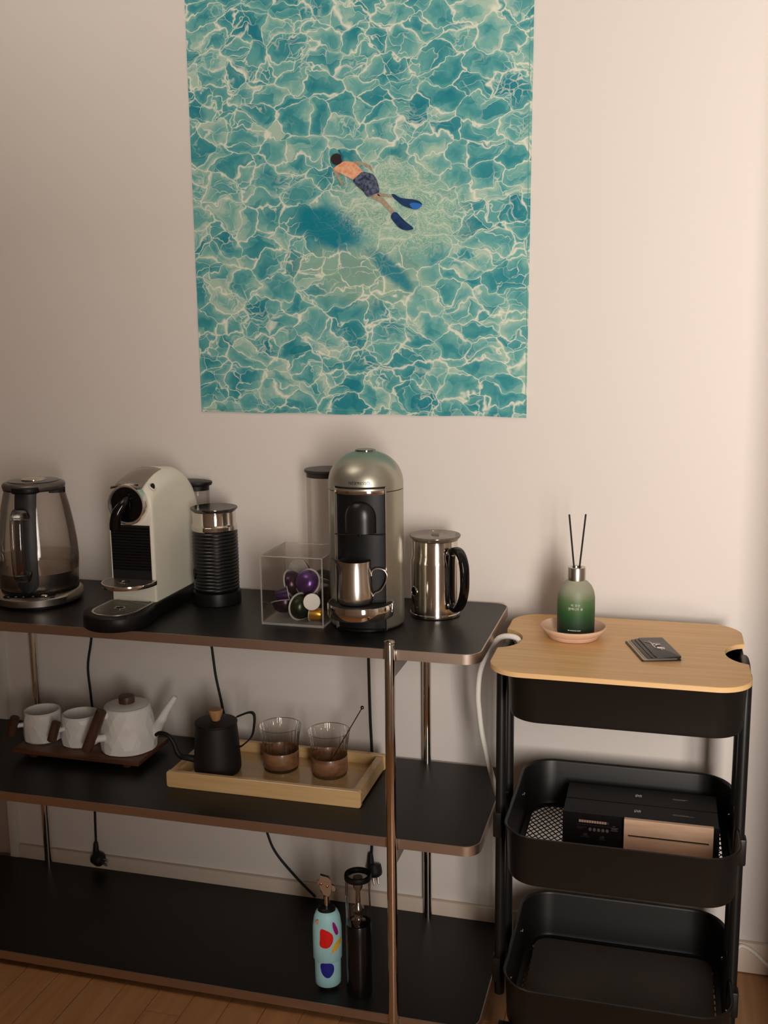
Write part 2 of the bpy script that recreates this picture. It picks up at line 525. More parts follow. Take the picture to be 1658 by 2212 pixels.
    a1 = ramp(math_('ADD', ell(0.055, 1.635, 0.16, 0.105, 0.35), wob), 0.55, 1.15, 0.62, 0.0)
    col = mix(a1, col, (150, 190, 162))
    a2 = ramp(math_('ADD', ell(-0.03, 1.50, 0.17, 0.075, 0.15), wob), 0.45, 1.15, 0.6, 0.0)
    col = mix(a2, col, (158, 184, 158))
    s_a = ramp(math_('ADD', ell(-0.105, 1.600, 0.098, 0.046, 0.42), wob), 0.55, 1.05, 1.0, 0.0)
    s_b = ramp(math_('ADD', ell(0.035, 1.505, 0.085, 0.024, 0.75), wob), 0.45, 1.0, 0.9, 0.0)
    s_c = ramp(math_('ADD', ell(0.30, 1.93, 0.03, 0.05, 0.0), wob), 0.4, 1.0, 0.0, 0.0)
    sh = math_('MAXIMUM', s_a, s_b)
    col = mix(sh, col, (20, 128, 146))
    lines = math_('MAXIMUM', math_('MAXIMUM', l1, math_('MULTIPLY', l2, 0.85)), l3)
    lines = math_('MULTIPLY', lines, math_('SUBTRACT', 1.0, math_('MULTIPLY', sh, 0.92)))
    lines = math_('MULTIPLY', lines, math_('SUBTRACT', 1.0, math_('MULTIPLY', a1, 0.55)))
    # fine glitter of ripples near the swimmer
    rip = noise(vmath('MULTIPLY', wp, (1.0, 0, 1.9)).outputs[0], 120, 3, 0.6, 5.0).outputs['Fac']
    rl = math_('MULTIPLY', ramp(math_('ABSOLUTE', math_('SUBTRACT', rip, 0.5)), 0.0, 0.05, 1.0, 0.0), math_('MULTIPLY', a1, 0.95))
    lines = math_('MAXIMUM', lines, rl)
    col = mix(math_('MINIMUM', math_('MULTIPLY', lines, 1.05), 1.0), col, (228, 230, 212))
    L.new(col, b.inputs['Base Color'])
    wv = noise(tc.outputs['Object'], 700, 1)
    bp = N.new('ShaderNodeBump'); bp.inputs['Strength'].default_value = 0.06; bp.inputs['Distance'].default_value = 0.0004
    L.new(wv.outputs['Fac'], bp.inputs['Height']); L.new(bp.outputs['Normal'], b.inputs['Normal'])
    return mt

PX0, PX1, PZ0, PZ1 = -0.4157, 0.3285, 1.199, 2.34
post = thing('fabric_poster', 'large turquoise pool-water fabric poster with a snorkelling swimmer on the wall', 'poster', ((PX0 + PX1) / 2, -0.003, PZ0))
nx, nz = 60, 80
vs, fs = [], []
def pcurve(x, z):
    t = (z - PZ0) / (PZ1 - PZ0)
    d = 0.0012 + 0.0016 * (0.5 + 0.5 * math.sin(x * 31 + 2.2 * t)) * max(0, 1 - 4 * t) ** 1.5
    cr_ = abs(x + 0.0342)
    d += 0.0011 * math.exp(-cr_ / 0.008) * min(1, max(0, (1.60 - z) / 0.2))
    d += 0.0014 * math.exp(-min(abs(x - PX0), abs(x - PX1)) / 0.012)
    return -d
for j in range(nz + 1):
    z = PZ0 + (PZ1 - PZ0) * j / nz
    for i in range(nx + 1):
        t = i / nx
        zz = z + (0.005 * (0.5 - t) + 0.0012 * math.sin(t * 24)) * (1 - j / nz) ** 3
        inset = 0.0035 * ((z - PZ0) / 0.85)
        x = PX0 + inset * -0.2 + (PX1 - PX0 + 0.008 * (z - PZ0) - 0.004) * t
        vs.append((x, -0.001 + pcurve(x, z), zz))
for j in range(nz):
    for i in range(nx):
        a = j * (nx + 1) + i
        fs.append((a, a + 1, a + nx + 2, a + nx + 1))
# the cloth has a thickness: a back sheet and hems
nb = len(vs)
vs += [(x, -0.0003, z) for x, y, z in vs]
fs += [tuple(reversed([q + nb for q in f])) for f in fs[:]]
W_ = nx + 1
for i in range(nx):
    fs.append((i, nb + i, nb + i + 1, i + 1))
    a = nz * W_ + i
    fs.append((a, a + 1, nb + a + 1, nb + a))
for j in range(nz):
    a = j * W_
    fs.append((a, a + W_, nb + a + W_, nb + a))
    a = j * W_ + nx
    fs.append((a, nb + a, nb + a + W_, a + W_))
cb = B().add([(x, y - 0.003 + 0.003, z) for x, y, z in vs], fs)
pm = poster_material()
cloth = cb.build('cloth', pm, None, angle=60)
cloth.parent = post
cloth.matrix_parent_inverse = Matrix.Translation(-Vector(post.location))
# seams along the right and lower edges
B().box(PX1 - 0.0052, PX1 - 0.0046, -0.0056, -0.0040, PZ0 + 0.012, PZ1).build('side_seam', mat('seam_thread', (120, 186, 178), 0.8), post, smooth=False, world=True)
B().box(PX0 + 0.004, PX1 - 0.004, -0.0058, -0.0042, PZ0 + 0.0090, PZ0 + 0.0096).build('bottom_seam', M['seam_thread'], post, smooth=False, world=True)
skin_m = mat('print_skin', (222, 148, 112), 0.8, noise=(160, (240, 192, 150), 0.8))
arm_m = mat('print_skin_wet', (176, 132, 108), 0.8, noise=(200, (150, 178, 158), 0.8))
hair_m = mat('print_hair', (44, 30, 26), 0.8)
trunk_m = mat('print_swim_shorts', (32, 38, 66), 0.8, noise=(170, (112, 124, 150), 0.7))
fin_m = mat('print_fin', (16, 62, 112), 0.8, noise=(120, (10, 34, 70), 0.8))
blade_m = mat('print_fin_blade', (40, 110, 196), 0.8)
snork_m = mat('print_snorkel', (28, 92, 132), 0.8)
def flat_print(name, pts, mt, y=-0.0062, th=0.0004):
    c = [Vector((x, z)) for x, z in pts]
    # rounded outline
    out = []
    n = len(c)
    for i in range(n):
        p0, p1, p2, p3 = c[i - 1], c[i], c[(i + 1) % n], c[(i + 2) % n]
        for s in range(4):
            t = s / 4
            out.append(0.5 * (2 * p1 + (p2 - p0) * t + (2 * p0 - 5 * p1 + 4 * p2 - p3) * t * t + (3 * p1 - p0 - 3 * p2 + p3) * t ** 3))
    b = B().prism([(q.x, q.y) for q in out], 0, th)
    b.v = [(a, y - z, h) for a, h, z in b.v]
    return b.build(name, mt, post, smooth=False, world=True)
def stroke(pts, w0, w1):
    P = [Vector(p) for p in pts]; l, r = [], []
    for i, p in enumerate(P):
        t = (P[min(i + 1, len(P) - 1)] - P[max(i - 1, 0)]).normalized()
        nn = Vector((-t.y, t.x)); ww = (w0 + (w1 - w0) * i / (len(P) - 1)) / 2
        l.append(p + nn * ww); r.append(p - nn * ww)
    return [tuple(q) for q in l + r[::-1]]
flat_print('printed_leg', stroke([(-0.0013, 1.6601), (0.0152, 1.6498), (0.0274, 1.6377), (0.0417, 1.6217)], 0.012, 0.007), arm_m, -0.0056)
flat_print('printed_leg', stroke([(0.0091, 1.6616), (0.0235, 1.659), (0.04, 1.6564)], 0.006, 0.005), arm_m, -0.0056)
flat_print('printed_arm', stroke([(-0.0861, 1.7161), (-0.08, 1.7043), (-0.0739, 1.6924), (-0.0699, 1.6845)], 0.008, 0.004), arm_m, -0.0056)
flat_print('printed_arm', stroke([(-0.0398, 1.7272), (-0.0232, 1.7244), (-0.0087, 1.718), (-0.0047, 1.7101)], 0.007, 0.004), arm_m, -0.0056)
flat_print('printed_torso', [(-0.0871, 1.7191), (-0.0669, 1.7305), (-0.0564, 1.731), (-0.0439, 1.7274), (-0.0347, 1.7203), (-0.0234, 1.7082), (-0.0318, 1.7019), (-0.0445, 1.6939), (-0.057, 1.6993), (-0.0736, 1.7078), (-0.0851, 1.7132)], skin_m, -0.0058)
flat_print('printed_shorts', [(-0.0234, 1.7082), (-0.0028, 1.7024), (0.0054, 1.6924), (0.0103, 1.6769), (0.0112, 1.6653), (0.0008, 1.662), (-0.0138, 1.6568), (-0.024, 1.6688), (-0.0384, 1.6811), (-0.0456, 1.692), (-0.036, 1.7002)], trunk_m, -0.0060)
flat_print('printed_head', [(-0.068, 1.736), (-0.0694, 1.7311), (-0.0731, 1.7272), (-0.0784, 1.7253), (-0.0842, 1.7256), (-0.0894, 1.7281), (-0.0929, 1.7323), (-0.0941, 1.7373), (-0.0927, 1.7423), (-0.089, 1.7461), (-0.0837, 1.748), (-0.0779, 1.7477), (-0.0727, 1.7452), (-0.0692, 1.741)], hair_m, -0.0060)
flat_print('printed_snorkel', stroke([(-0.0758, 1.755), (-0.0728, 1.75), (-0.0698, 1.7432), (-0.0689, 1.7345)], 0.003, 0.003), snork_m, -0.0062)
flat_print('printed_fin', [(0.038, 1.6584), (0.0441, 1.66), (0.0584, 1.6517), (0.0849, 1.6477), (0.0991, 1.6424), (0.1031, 1.6355), (0.0929, 1.6273), (0.0827, 1.6287), (0.0624, 1.6363), (0.0481, 1.6474)], fin_m, -0.0058)
flat_print('printed_fin_blade', [(0.0767, 1.6385), (0.0889, 1.6409), (0.1027, 1.6355), (0.0929, 1.6273), (0.0838, 1.6291)], blade_m, -0.0061)
flat_print('printed_fin', [(0.0364, 1.6133), (0.0396, 1.6218), (0.0479, 1.6234), (0.0581, 1.6134), (0.0682, 1.6034), (0.0845, 1.5893), (0.0701, 1.5856), (0.0558, 1.5903), (0.0435, 1.6024)], fin_m, -0.0058)

# ================================================================== SHELVING UNIT
ZT, ZM, ZB = 0.793, 0.4145, 0.0356
SX0, SX1, SY0, SY1 = -1.06, 0.295, -0.387, -0.010
shelf = thing('shelving_unit', 'low three-tier shelf with black boards, metal edges and chrome posts along the wall', 'shelf', ((SX0 + SX1) / 2, (SY0 + SY1) / 2, 0))
TH = 0.0195
for z in (ZT, ZM, ZB):
    bd = B().prism(rrect(SX0 + .0025, SX1 - .0025, SY0 + .0025, SY1 - .0025, 0.031, 10), z - TH + 0.001, z).build('shelf_board', lino_m, shelf, world=True)
    B().ring(rrect(SX0, SX1, SY0, SY1, 0.033, 10), rrect(SX0 + .0026, SX1 - .0026, SY0 + .0026, SY1 - .0026, 0.031, 10), z - TH, z - 0.0002).build('edge_band', band_m, bd, world=True)
    for x in (-0.889, 0.1276):
        B().box(x - .006, x + .006, SY0 + 0.004, SY1 - 0.006, z - TH - 0.036 if z > .1 else z - TH - 0.012, z - TH + .0005).build('support_bar', greybar_m, shelf, world=True, bevel=0.001)
        B().box(x + .0085, x + .0125, SY0 - .0035, SY0 + .002, z - TH - .001, z - 0.001).build('bracket', brush_m, shelf, world=True, bevel=.0006)
for x, y, zt_ in ((0.1284, -0.397, 0.809), (-0.889, -0.397, 0.809), (0.1124, -0.022, 0.786), (-0.889, -0.022, 0.786)):
    po = B().lathe([(0.0098, 0.004), (0.0098, zt_ - .004), (0.0092, zt_ - .0015), (0.008, zt_)], 32, (x, y, 0)).build('post', chrome_m, shelf, world=True)
    B().lathe([(0.013, 0.0), (0.013, 0.004), (0.0098, 0.006)], 24, (x, y, 0)).build('foot', black_m, po, world=True)
    if zt_ > .8:
        B().lathe([(0.0105, 0.0), (0.0108, 0.002), (0.0095, 0.0045), (0.004, 0.006), (0, 0.0062)], 28, (x, y, zt_ - .001)).build('cap', chrome2_m, po, world=True)

# ================================================================== CART
CX, CY = 0.5525, -0.250
cart = thing('utility_cart', 'black metal three-basket rolling cart beside the shelf', 'cart', (CX, CY, 0))
def basket(z0, z1, meshy):
    n = 12
    ro = lambda g, r: rrect(.345 + g, .760 - g, -.430 + g, -.070 - g, r, n)
    b = B()
    rings = [(0.014, z0, .050), (0.0065, z0 + .002, .058), (.004, z0 + .010, .060), (0.0, z1 - .003, .064), (-0.003, z1, .066), (-0.0035, z1 + .002, .066), (-0.002, z1 + .0035, .066), (0.001, z1 + .0022, .063), (0.0025, z1 - .002, .062), (.0060, z0 + .011, .058), (.0085, z0 + .0045, .056), (.016, z0 + .0028, .048)]
    b.loft([[(x, y, z) for x, y in ro(g, r)] for g, z, r in rings], True, False, False)
    o = b.build('basket', cart_m, cart, world=True, angle=50)
    rim = 0.019
    f = B().ring(ro(.014, .050), ro(rim, .045), z0 + .0004, z0 + .0026)
    f.build('floor_rim', cart_m, o, world=True)
    if not meshy:
        B().prism(ro(rim - .001, .036), z0 + .0006, z0 + .0024).build('floor_sheet', cart_m, o, world=True)
        return o
    # expanded-metal floor: crossing strips
    x0, x1, y0, y1 = .345 + rim - .003, .760 - rim + .003, -.430 + rim - .003, -.070 - rim + .003
    pxx, pyy = 0.0125, 0.0190
    s = pyy / pxx
    ww = 0.0011
    mb = B()
    for sg in (1, -1):
        nline = int((x1 - x0) / pxx + (y1 - y0) / pyy) + 3
        for k in range(-1, nline):
            # line through (xk, y0) with slope sg*s
            xk = x0 + (k + .5) * pxx if sg < 0 else x1 - (k + .5) * pxx
            # param by y
            ya, yb = y0, y1
            xa, xb = xk, xk + sg * (yb - ya) / s
            (xa, ya), (xb, yb) = (xa, ya), (xb, yb)
            def clip(xa, ya, xb, yb):
                rc_ = .044
                def inside(x, y):
                    if not (x0 <= x <= x1 and y0 <= y <= y1): return False
                    dx = max(x0 + rc_ - x, x - (x1 - rc_), 0); dy = max(y0 + rc_ - y, y - (y1 - rc_), 0)
                    return dx * dx + dy * dy <= rc_ * rc_
                ts = [q / 240 for q in range(241) if inside(xa + (xb - xa) * q / 240, ya + (yb - ya) * q / 240)]
                if len(ts) < 3: return None
                t0, t1 = ts[0], ts[-1]
                return (xa + (xb - xa) * t0, ya + (yb - ya) * t0, xa + (xb - xa) * t1, ya + (yb - ya) * t1)
            c = clip(xa, ya, xb, yb)
            if not c: continue
            xa, ya, xb, yb = c
            d = Vector((xb - xa, yb - ya)).normalized(); nrm = Vector((-d.y, d.x)) * ww
            zz = z0 + .0008 + (0.0006 if sg > 0 else 0)
            mb.add([(xa + nrm.x, ya + nrm.y, zz), (xa - nrm.x, ya - nrm.y, zz), (xb - nrm.x, yb - nrm.y, zz), (xb + nrm.x, yb + nrm.y, zz),
                    (xa + nrm.x, ya + nrm.y, zz + .001), (xa - nrm.x, ya - nrm.y, zz + .001), (xb - nrm.x, yb - nrm.y, zz + .001), (xb + nrm.x, yb + nrm.y, zz + .001)],
                   [(0, 1, 2, 3), (7, 6, 5, 4), (0, 4, 5, 1), (1, 5, 6, 2), (2, 6, 7, 3), (3, 7, 4, 0)])
    mo = mb.build('mesh_floor', cart_m, o, world=True, smooth=False)
    mo['kind'] = 'stuff'
    return o
BZ = ((0.686, 0.7705), (0.372, 0.4690), (0.063, 0.1635))
for k, (a, b_) in enumerate(BZ):
    bk = basket(a, b_, k > 0)
    for x, s in ((.3505, 1), (.7545, -1)):
        for y in (-.335, -.165):
            h = B().lathe([(0.0042, 0), (0.0042, .0012), (0.003, .0024), (0, .0027)], 14, cap=False)
            h.v = [(x + s * z, y + u, a + .058 + v) for u, v, z in h.v]
            h.build('bolt', chrome2_m, bk, world=True)
for x in (.3225, .7605 + .003):
    for y in (-.295, -.195):
        t = B().lathe([(.0118, .062), (.0118, .757), (.010, .764), (.006, .768)], 24, (x, y, 0), sx=.86).build('post', cart_m, cart, world=True)
        B().box(x - .0135 if x < .5 else x - .004, x + .004 if x < .5 else x + .0135, y - .013, y + .013, .400, .452).build('post_clamp', cart_m, t, world=True, bevel=.003)
        B().box(x - .0135 if x < .5 else x - .004, x + .004 if x < .5 else x + .0135, y - .013, y + .013, .090, .142).build('post_clamp', cart_m, t, world=True, bevel=.003)
    # handle bridge at the top of each pair of posts
    B().tube([(x, -.295, .757), (x, -.27, .769), (x, -.22, .769), (x, -.195, .757)], .008, 12).build('handle_bar', cart_m, cart, world=True)
for x in (.35, .755):
    for y in (-.40, -.10):
        wb = B().lathe([(.006, -.0095), (.0235, -.0095), (.026, -.006), (.026, .006), (.0235, .0095), (.006, .0095)], 28)
        wb.v = [(x + z, y + u, .0262 + v) for u, v, z in wb.v]
        wo = wb.build('caster_wheel', rubber_m, cart, world=True)
        B().box(x - .014, x - .0105, y - .012, y + .012, .022, .058).box(x + .0105, x + .014, y - .012, y + .012, .022, .058).box(x - .014, x + .014, y - .014, y + .014, .054, .0645).build('caster_fork', black_m, wo, world=True, bevel=.001)

# bamboo lid lying on the cart
lid = thing('cart_lid', 'bamboo lid board with notched ends lying on top of the black cart', 'lid', (.5406, -.2485, .776))
def lid_outline():
    x0, x1, y0, y1 = .3156, .7656, -.4443, -.0527
    out = []
    r = .062
    def arc(cx, cy, a, rr=r, n=12):
        for i in range(n + 1):
            t = a + pi / 2 * i / n
            out.append((cx + rr * math.cos(t), cy + rr * math.sin(t)))
    yc = -.243
    def notch(x, s):
        # s=-1: notch on the left side cut towards +x, walked downwards; s=+1 right side walked upwards
        hw, dp = .063, .038
        for i in range(17):
            t = -1 + 2 * i / 16
            d = dp * max(0.0, 1 - abs(t) ** 2.2) ** 0.72
            out.append((x - s * d, yc + (t if s > 0 else -t) * hw))
    arc(x1 - r, y1 - r, 0)
    arc(x0 + r, y1 - r, pi / 2)
    notch(x0, -1)
    arc(x0 + r, y0 + r, pi)
    arc(x1 - r, y0 + r, 1.5 * pi)
    notch(x1, 1)
    return out
lo = lid_outline()
B().prism(lo, .7768, .7862).build('board', bamboo_m, lid, world=True, bevel=.0008, seg=1)
ins = [( .5406 + (x - .5406) * 1.0008, -.2485 + (y + .2485) * 1.0008) for x, y in lo]
B().ring(ins, [( .5406 + (x - .5406) * .996, -.2485 + (y + .2485) * .996) for x, y in lo], .7772, .7856).build('edge', lit_bamboo_edge_m, lid, world=True)

# ------------------------------------------------------------------ things on the lid
LZ = .7862
sau = B().lathe([(.040, 0), (.047, .001), (.050, .006), (.0505, .0065), (.0505, .0082), (.054, .0100), (.060, .0170), (.0635, .0215), (.0635, .0236), (.0615, .0240), (.0585, .0215), (.0475, .0085), (.044, .0062), (.0, .0058)], 64, cap=True).build('plant_saucer', terracotta_m, None, angle=45)
sau.location = (.4475, -.2055, LZ)
tag(sau, 'pale terracotta saucer under the green diffuser bottle', 'saucer')
DX, DY, DZ = .4520, -.2045, LZ + .0060
dif = thing('diffuser_bottle', 'frosted green gradient glass diffuser bottle with silver collar on the cart', 'bottle', (DX, DY, DZ))
def bottle_material():
    mt = bpy.data.materials.new('green_gradient_glass'); mt.use_nodes = True
    nt = mt.node_tree; b = nt.nodes['Principled BSDF']
    b.inputs['Roughness'].default_value = 0.5
    tc = nt.nodes.new('ShaderNodeTexCoord'); sp = nt.nodes.new('ShaderNodeSeparateXYZ')
    nt.links.new(tc.outputs['Object'], sp.inputs[0])
    mr = nt.nodes.new('ShaderNodeMapRange'); mr.inputs['From Max'].default_value = 0.112
    nt.links.new(sp.outputs['Z'], mr.inputs['Value'])
    cr = nt.nodes.new('ShaderNodeValToRGB'); el = cr.color_ramp.elements
    el[0].position = 0.0; el[0].color = lin((8, 24, 18)) + (1,)
    el[1].position = 1.0; el[1].color = lin((176, 172, 154)) + (1,)
    for p, c in ((.22, (22, 56, 34)), (.45, (46, 92, 46)), (.64, (92, 120, 78)), (.80, (150, 154, 130))):
        e = el.new(p); e.color = lin(c) + (1,)
    nt.links.new(mr.outputs['Result'], cr.inputs['Fac'])
    nt.links.new(cr.outputs['Color'], b.inputs['Base Color'])
    b.inputs['Transmission Weight'].default_value = 0.12
    return mt
bprof = [(0, 0), (.030, 0), (.0342, .0018), (.036, .006), (.0362, .06), (.0358, .076), (.0335, .088), (.029, .0975), (.0225, .1045), (.0172, .1085), (.0160, .110)]
B().lathe(bprof, 56).build('bottle', bottle_material(), dif, angle=60)
B().lathe([(.0168, .1085), (.0172, .109), (.0172, .1328), (.0166, .1338), (.0095, .1338), (.009, .133), (.009, .122)], 48).build('collar', mat('satin_aluminium', (196, 190, 182), .3, metal=1.0), dif)
faz = math.atan2(-2.1797 - DY, .6113 - DX) - 0.02
w1 = wrap(text_mesh('비 오는', .0060, 1.0), .03635, faz, .0640); w1.build('printed_text', whiteink_m, dif, smooth=False)
w1 = wrap(text_mesh('편백나무 숲', .0058, 1.0), .03635, faz, .0568); w1.build('printed_text', whiteink_m, dif, smooth=False)
for dx_, dz_ in ((-.0155, .0575), (.0135, .066)):
    b = B().box(-.0003, .0003, -.004, .004, 0, .0002); b.xf(Matrix.Rotation(.42, 4, 'Z')); b.v = [(x + dx_, y, z) for x, y, z in b.v]
    wrap(b, .03635, faz, dz_).build('printed_mark', greyink_m, dif, smooth=False)
b = B(); xx = -.0145
for wd in (.0034, .0004, .0030, .0024, .0018, .0026, .0004, .0030, .0028):
    b.box(xx, xx + wd, -.0009, .0009, 0, .0002); xx += wd + .0006
wrap(b, .0364, faz, .0165).build('printed_line', whiteink_m, dif, smooth=False)
for nm, dxb, dxt, lb in (('reed_stick', -.0032, -.0165, 'black diffuser reed leaning left out of the green bottle'), ('reed_stick', .0034, .0150, 'black diffuser reed leaning right out of the green bottle')):
    r_ = Vector(RIGHT); r_.z = 0; r_.normalize()
    p0 = Vector((DX, DY, DZ + .100)) + r_ * (dxb * .6)
    p1 = Vector((DX, DY, DZ + .2365)) + r_ * dxt
    o = B().tube([p0 - p0, p1 - p0], .0017, 10, 1).build('reed_stick', mat('black_reed', (20, 20, 21), .7), None)
    o.location = p0
    tag(o, lb, 'reed stick', 'diffuser reeds')
# card wallet
wal = thing('card_wallet', 'black leather card wallet with silver monogram lying on bamboo cart lid', 'wallet', (.5985, -.2665, LZ), math.radians(17))
leather_m = mat('black_grained_leather', (34, 31, 29), .36, bump=(900, .25, .0005))
B().prism(rrect(-.036, .036, -.060, .060, .004, 4), 0, .0028).build('back_panel', leather_m, wal, bevel=.0007)
B().prism(rrect(-.0335, .030, -.057, .057, .003, 4), .0028, .0036).build('card', mat('card_beige', (196, 170, 140), .5), wal)
B().prism(rrect(-.0300, .030, -.0575, .057, .003, 4), .0036, .0043).build('card', mat('card_grey', (150, 140, 128), .45), wal)
B().prism(rrect(-.0255, .0355, -.0595, .0595, .004, 4), .0043, .0056).build('pocket', leather_m, wal, bevel=.0005)
B().prism(rrect(-.0185, .0357, -.0597, .0597, .004, 4), .0056, .0069).build('pocket', leather_m, wal, bevel=.0005)
B().prism(rrect(-.0115, .036, -.060, .060, .004, 4), .0069, .0085).build('front_panel', leather_m, wal, bevel=.0006)
mono = B()
def mstroke(pts, ww):
    o_ = stroke(pts, ww, ww)
    mono.prism(o_, .0085, .0094)
mstroke([(-.006, .036), (-.001, .027), (.006, .022)], .0012)
mstroke([(.002, .037), (.0035, .027)], .0012)
mstroke([(.0035, .029), (.0035, -.006)], .0020)
mstroke([(.011, .020), (.005, .016), (.011, .010), (.004, .004)], .0016)
mstroke([(.009, .012), (.018, .012)], .0034)
mstroke([(.007, -.004), (.021, -.006)], .0024)
mstroke([(.006, .020), (.020, .018)], .0018)
mstroke([(.004, -.010), (.012, -.014), (.012, -.020)], .0018)
mono.build('monogram', chrome_m, wal, bevel=.0003, seg=1)

# ------------------------------------------------------------------ in the cart baskets
carton_m = mat('black_carton', (20, 19, 20), .5, spec=.25)
def n_logo(parent, x, y, z, s):
    g = B()
    g.add([(-.5, -.45, 0), (-.18, -.45, 0), (-.18, .5, 0), (-.5, .38, 0)], [(0, 1, 2, 3)])
    g.add([(-.5, .40, 0), (-.2, .62, 0), (.5, -.45, 0), (.2, -.55, 0)], [(0, 1, 2, 3)])
    g.add([(.18, -.5, 0), (.5, -.38, 0), (.5, .45, 0), (.18, .45, 0)], [(0, 1, 2, 3)])
    g.v = [(x + a * s, y + c * s, z) for a, c, _ in g.v]
    g.build('printed_logo', mat('silver_print', (196, 196, 192), .5), parent, smooth=False)
def sleeve(name, label, y0, y1, rows):
    t = thing(name, label, 'box', (.585, (y0 + y1) / 2, .3752), 0, 'black capsule cartons')
    hy = (y1 - y0) / 2
    B().box(-.147, .147, -hy, hy, 0, .0655).build('carton', carton_m, t, bevel=.0008, seg=1)
    n_logo(t, -.005, .002, .0658, .0125)
    yy = .004
    for ln in rows:
        B().box(.062, .062 + ln, yy - .0006, yy + .0006, .0655, .0658).build('printed_line', greyink_m, t, smooth=False)
        yy -= .0032
    return t
sl1 = sleeve('capsule_carton', 'black capsule carton behind the pale wood panel, info print on its front', -.2455, -.1825, (.030, .040))
sl2 = sleeve('capsule_carton', 'black capsule carton at the back of the middle basket', -.1805, -.1065, (.030, .024))
# print on the front face of the front carton
fy = -(.0315) - .0003
def fbox(x, z, wx, wz, mt, nm='printed_mark'):
    B().box(x, x + wx, fy, fy + .0004, z, z + wz).build(nm, mt, sl1, smooth=False)
for k in range(12):
    fbox(-.1155 + k * .0049, .0470, .0040, .0050, pinkink_m if k < 11 else dimink_m, 'printed_bar')
for k in range(5):
    e = B().prism(disc(.0036, 14), 0, .0004)
    e.xf(Matrix.Rotation(.35, 4, 'Z'))
    e.v = [(-.0935 + k * .0082 + x * .82, fy - z + .0004, .0335 + y) for x, y, z in e.v]
    e.build('printed_bean', greyink_m, sl1, smooth=False)
fbox(-.120, .0420, .065, .0006, dimink_m, 'printed_line'); fbox(-.120, .0365, .020, .0008, dimink_m, 'printed_line'); fbox(-.120, .0335, .012, .0008, dimink_m, 'printed_line')
fbox(-.1125, .0165, .018, .0010, dimink_m, 'printed_line'); fbox(-.1065, .0190, .008, .0055, dimink_m); fbox(-.077, .0135, .014, .0010, dimink_m, 'printed_line'); fbox(-.074, .0162, .008, .0055, dimink_m)
fbox(-.0505, .0440, .005, .001, greyink_m, 'printed_line'); fbox(-.0540, .0405, .0145, .001, greyink_m, 'printed_line'); fbox(-.0520, .0380, .0100, .001, greyink_m, 'printed_line'); fbox(-.0540, .0350, .0140, .0012, greyink_m, 'printed_line')
wp_ = thing('wood_panel_box', 'pale wood-fronted box with a long dark slot in the middle cart basket', 'box', (.6390, -.2570, .3752))
wb = B().ring(rrect(-.0825, .0825, 0.0004, .0705, .0006, 1), rrect(-.075, .075, .0345, .0385, .0019, 6)[0:0] or rrect(-.075, .075, .0345, .0385, .0006, 1), 0, .008)
wb.v = [(x, .004 - z, y) for x, y, z in wb.v]
wb.build('front_panel', ash_m, wp_, smooth=False)
B().box(-.076, .076, -.0005, .0008, .0340, .0390).build('slot', dark_m, wp_, smooth=False)
B().box(-.0822, .0940, .0045, .0110, 0.0004, .0665).build('back_board', carton_m, wp_, bevel=.0006, seg=1)
mt_ = B().prism(rrect(.372, .738, -.403, -.096, .030, 8), 0, .0035)
mt_.v = [(x - .5550, y + .25, z) for x, y, z in mt_.v]
mo_ = mt_.build('basket_mat', mat('dark_rubber_mat', (86, 79, 74), .6, bump=(1500, .3, .0003)), None, bevel=.001)
mo_.location = (.5550, -.25, .0665)
tag(mo_, 'dark rubber mat lining the lowest cart basket', 'mat')

# ================================================================== ON THE TOP SHELF
def camdir(x, y):
    d = Vector((.6113 - x, -2.1797 - y, 0)); d.normalize(); return d
def ang(v): return math.atan2(v.y, v.x)

# ------------------------------------------------------------------ glass kettle on its base
KX, KY = -.735, -.200
kb = thing('kettle_base', 'brushed steel power base with buttons under the glass kettle', 'kettle base', (KX, KY, ZT))
cd = camdir(KX, KY); ka = ang(cd)
def base_outline(r, fr, sc_=1.0):
    out = []
    for i in range(64):
        a = 2 * pi * i / 64
        f = max(0.0, math.cos(a)) ** 2
        rr = r + fr * f * 0.9
        # squarer nose toward the front
        x = rr * math.cos(a); y = rr * math.sin(a) * (1 + .06 * f)
        out.append((x * sc_, y * sc_))
    c, s = math.cos(ka - .30), math.sin(ka - .30)
    return [(x * c - y * s, x * s + y * c) for x, y in out]
oa, ob, oc = base_outline(.086, .018), base_outline(.0925, .020), base_outline(.0880, .016)
B().prism(base_outline(.084, .014), 0, .006).build('foot_ring', black_m, kb)
B().loft([[(x, y, z) for x, y in o_] for o_, z in ((oa, .005), (ob, .008), (ob, .022), (oc, .027), (base_outline(.08, .012), .0285))]).build('shell', brush_m, kb, angle=50)
fd = Vector((math.cos(ka - .30), math.sin(ka - .30), 0)); sd = Vector((-fd.y, fd.x, 0))
po_ = [tuple((fd * (.098 - .010 * abs(t) ** 2) + sd * (t * .055))[:2]) for t in [k / 8 for k in range(-8, 9)]] + [tuple((fd * (.087 - .012 * abs(t) ** 2) + sd * (t * .055))[:2]) for t in [k / 8 for k in range(8, -9, -1)]]
B().prism(po_, .0262, .0288).build('control_panel', blackg_m, kb)
for t in (-.042, -.026, -.010, .010):
    c = fd * .0930 + sd * t
    B().lathe([(.0028, 0), (.0028, .0006), (.0018, .0014), (0, .0016)], 14, (c.x, c.y, .0287)).build('button', brush_m, kb)
c = fd * .0905 + sd * .034
bk = B().lathe([(.0085, 0), (.0085, .001), (.0065, .003), (0, .0034)], 20, (0, 0, 0), sy=.55)
bk.xf(Matrix.Translation((c.x, c.y, .0287)) @ Matrix.Rotation(ka + 1.2, 4, 'Z')); bk.build('start_button', chrome2_m, kb)
ket = thing('glass_kettle', 'glass electric kettle with steel band and black lid at left end', 'kettle', (KX, KY, ZT + .0286))
h0 = .0286
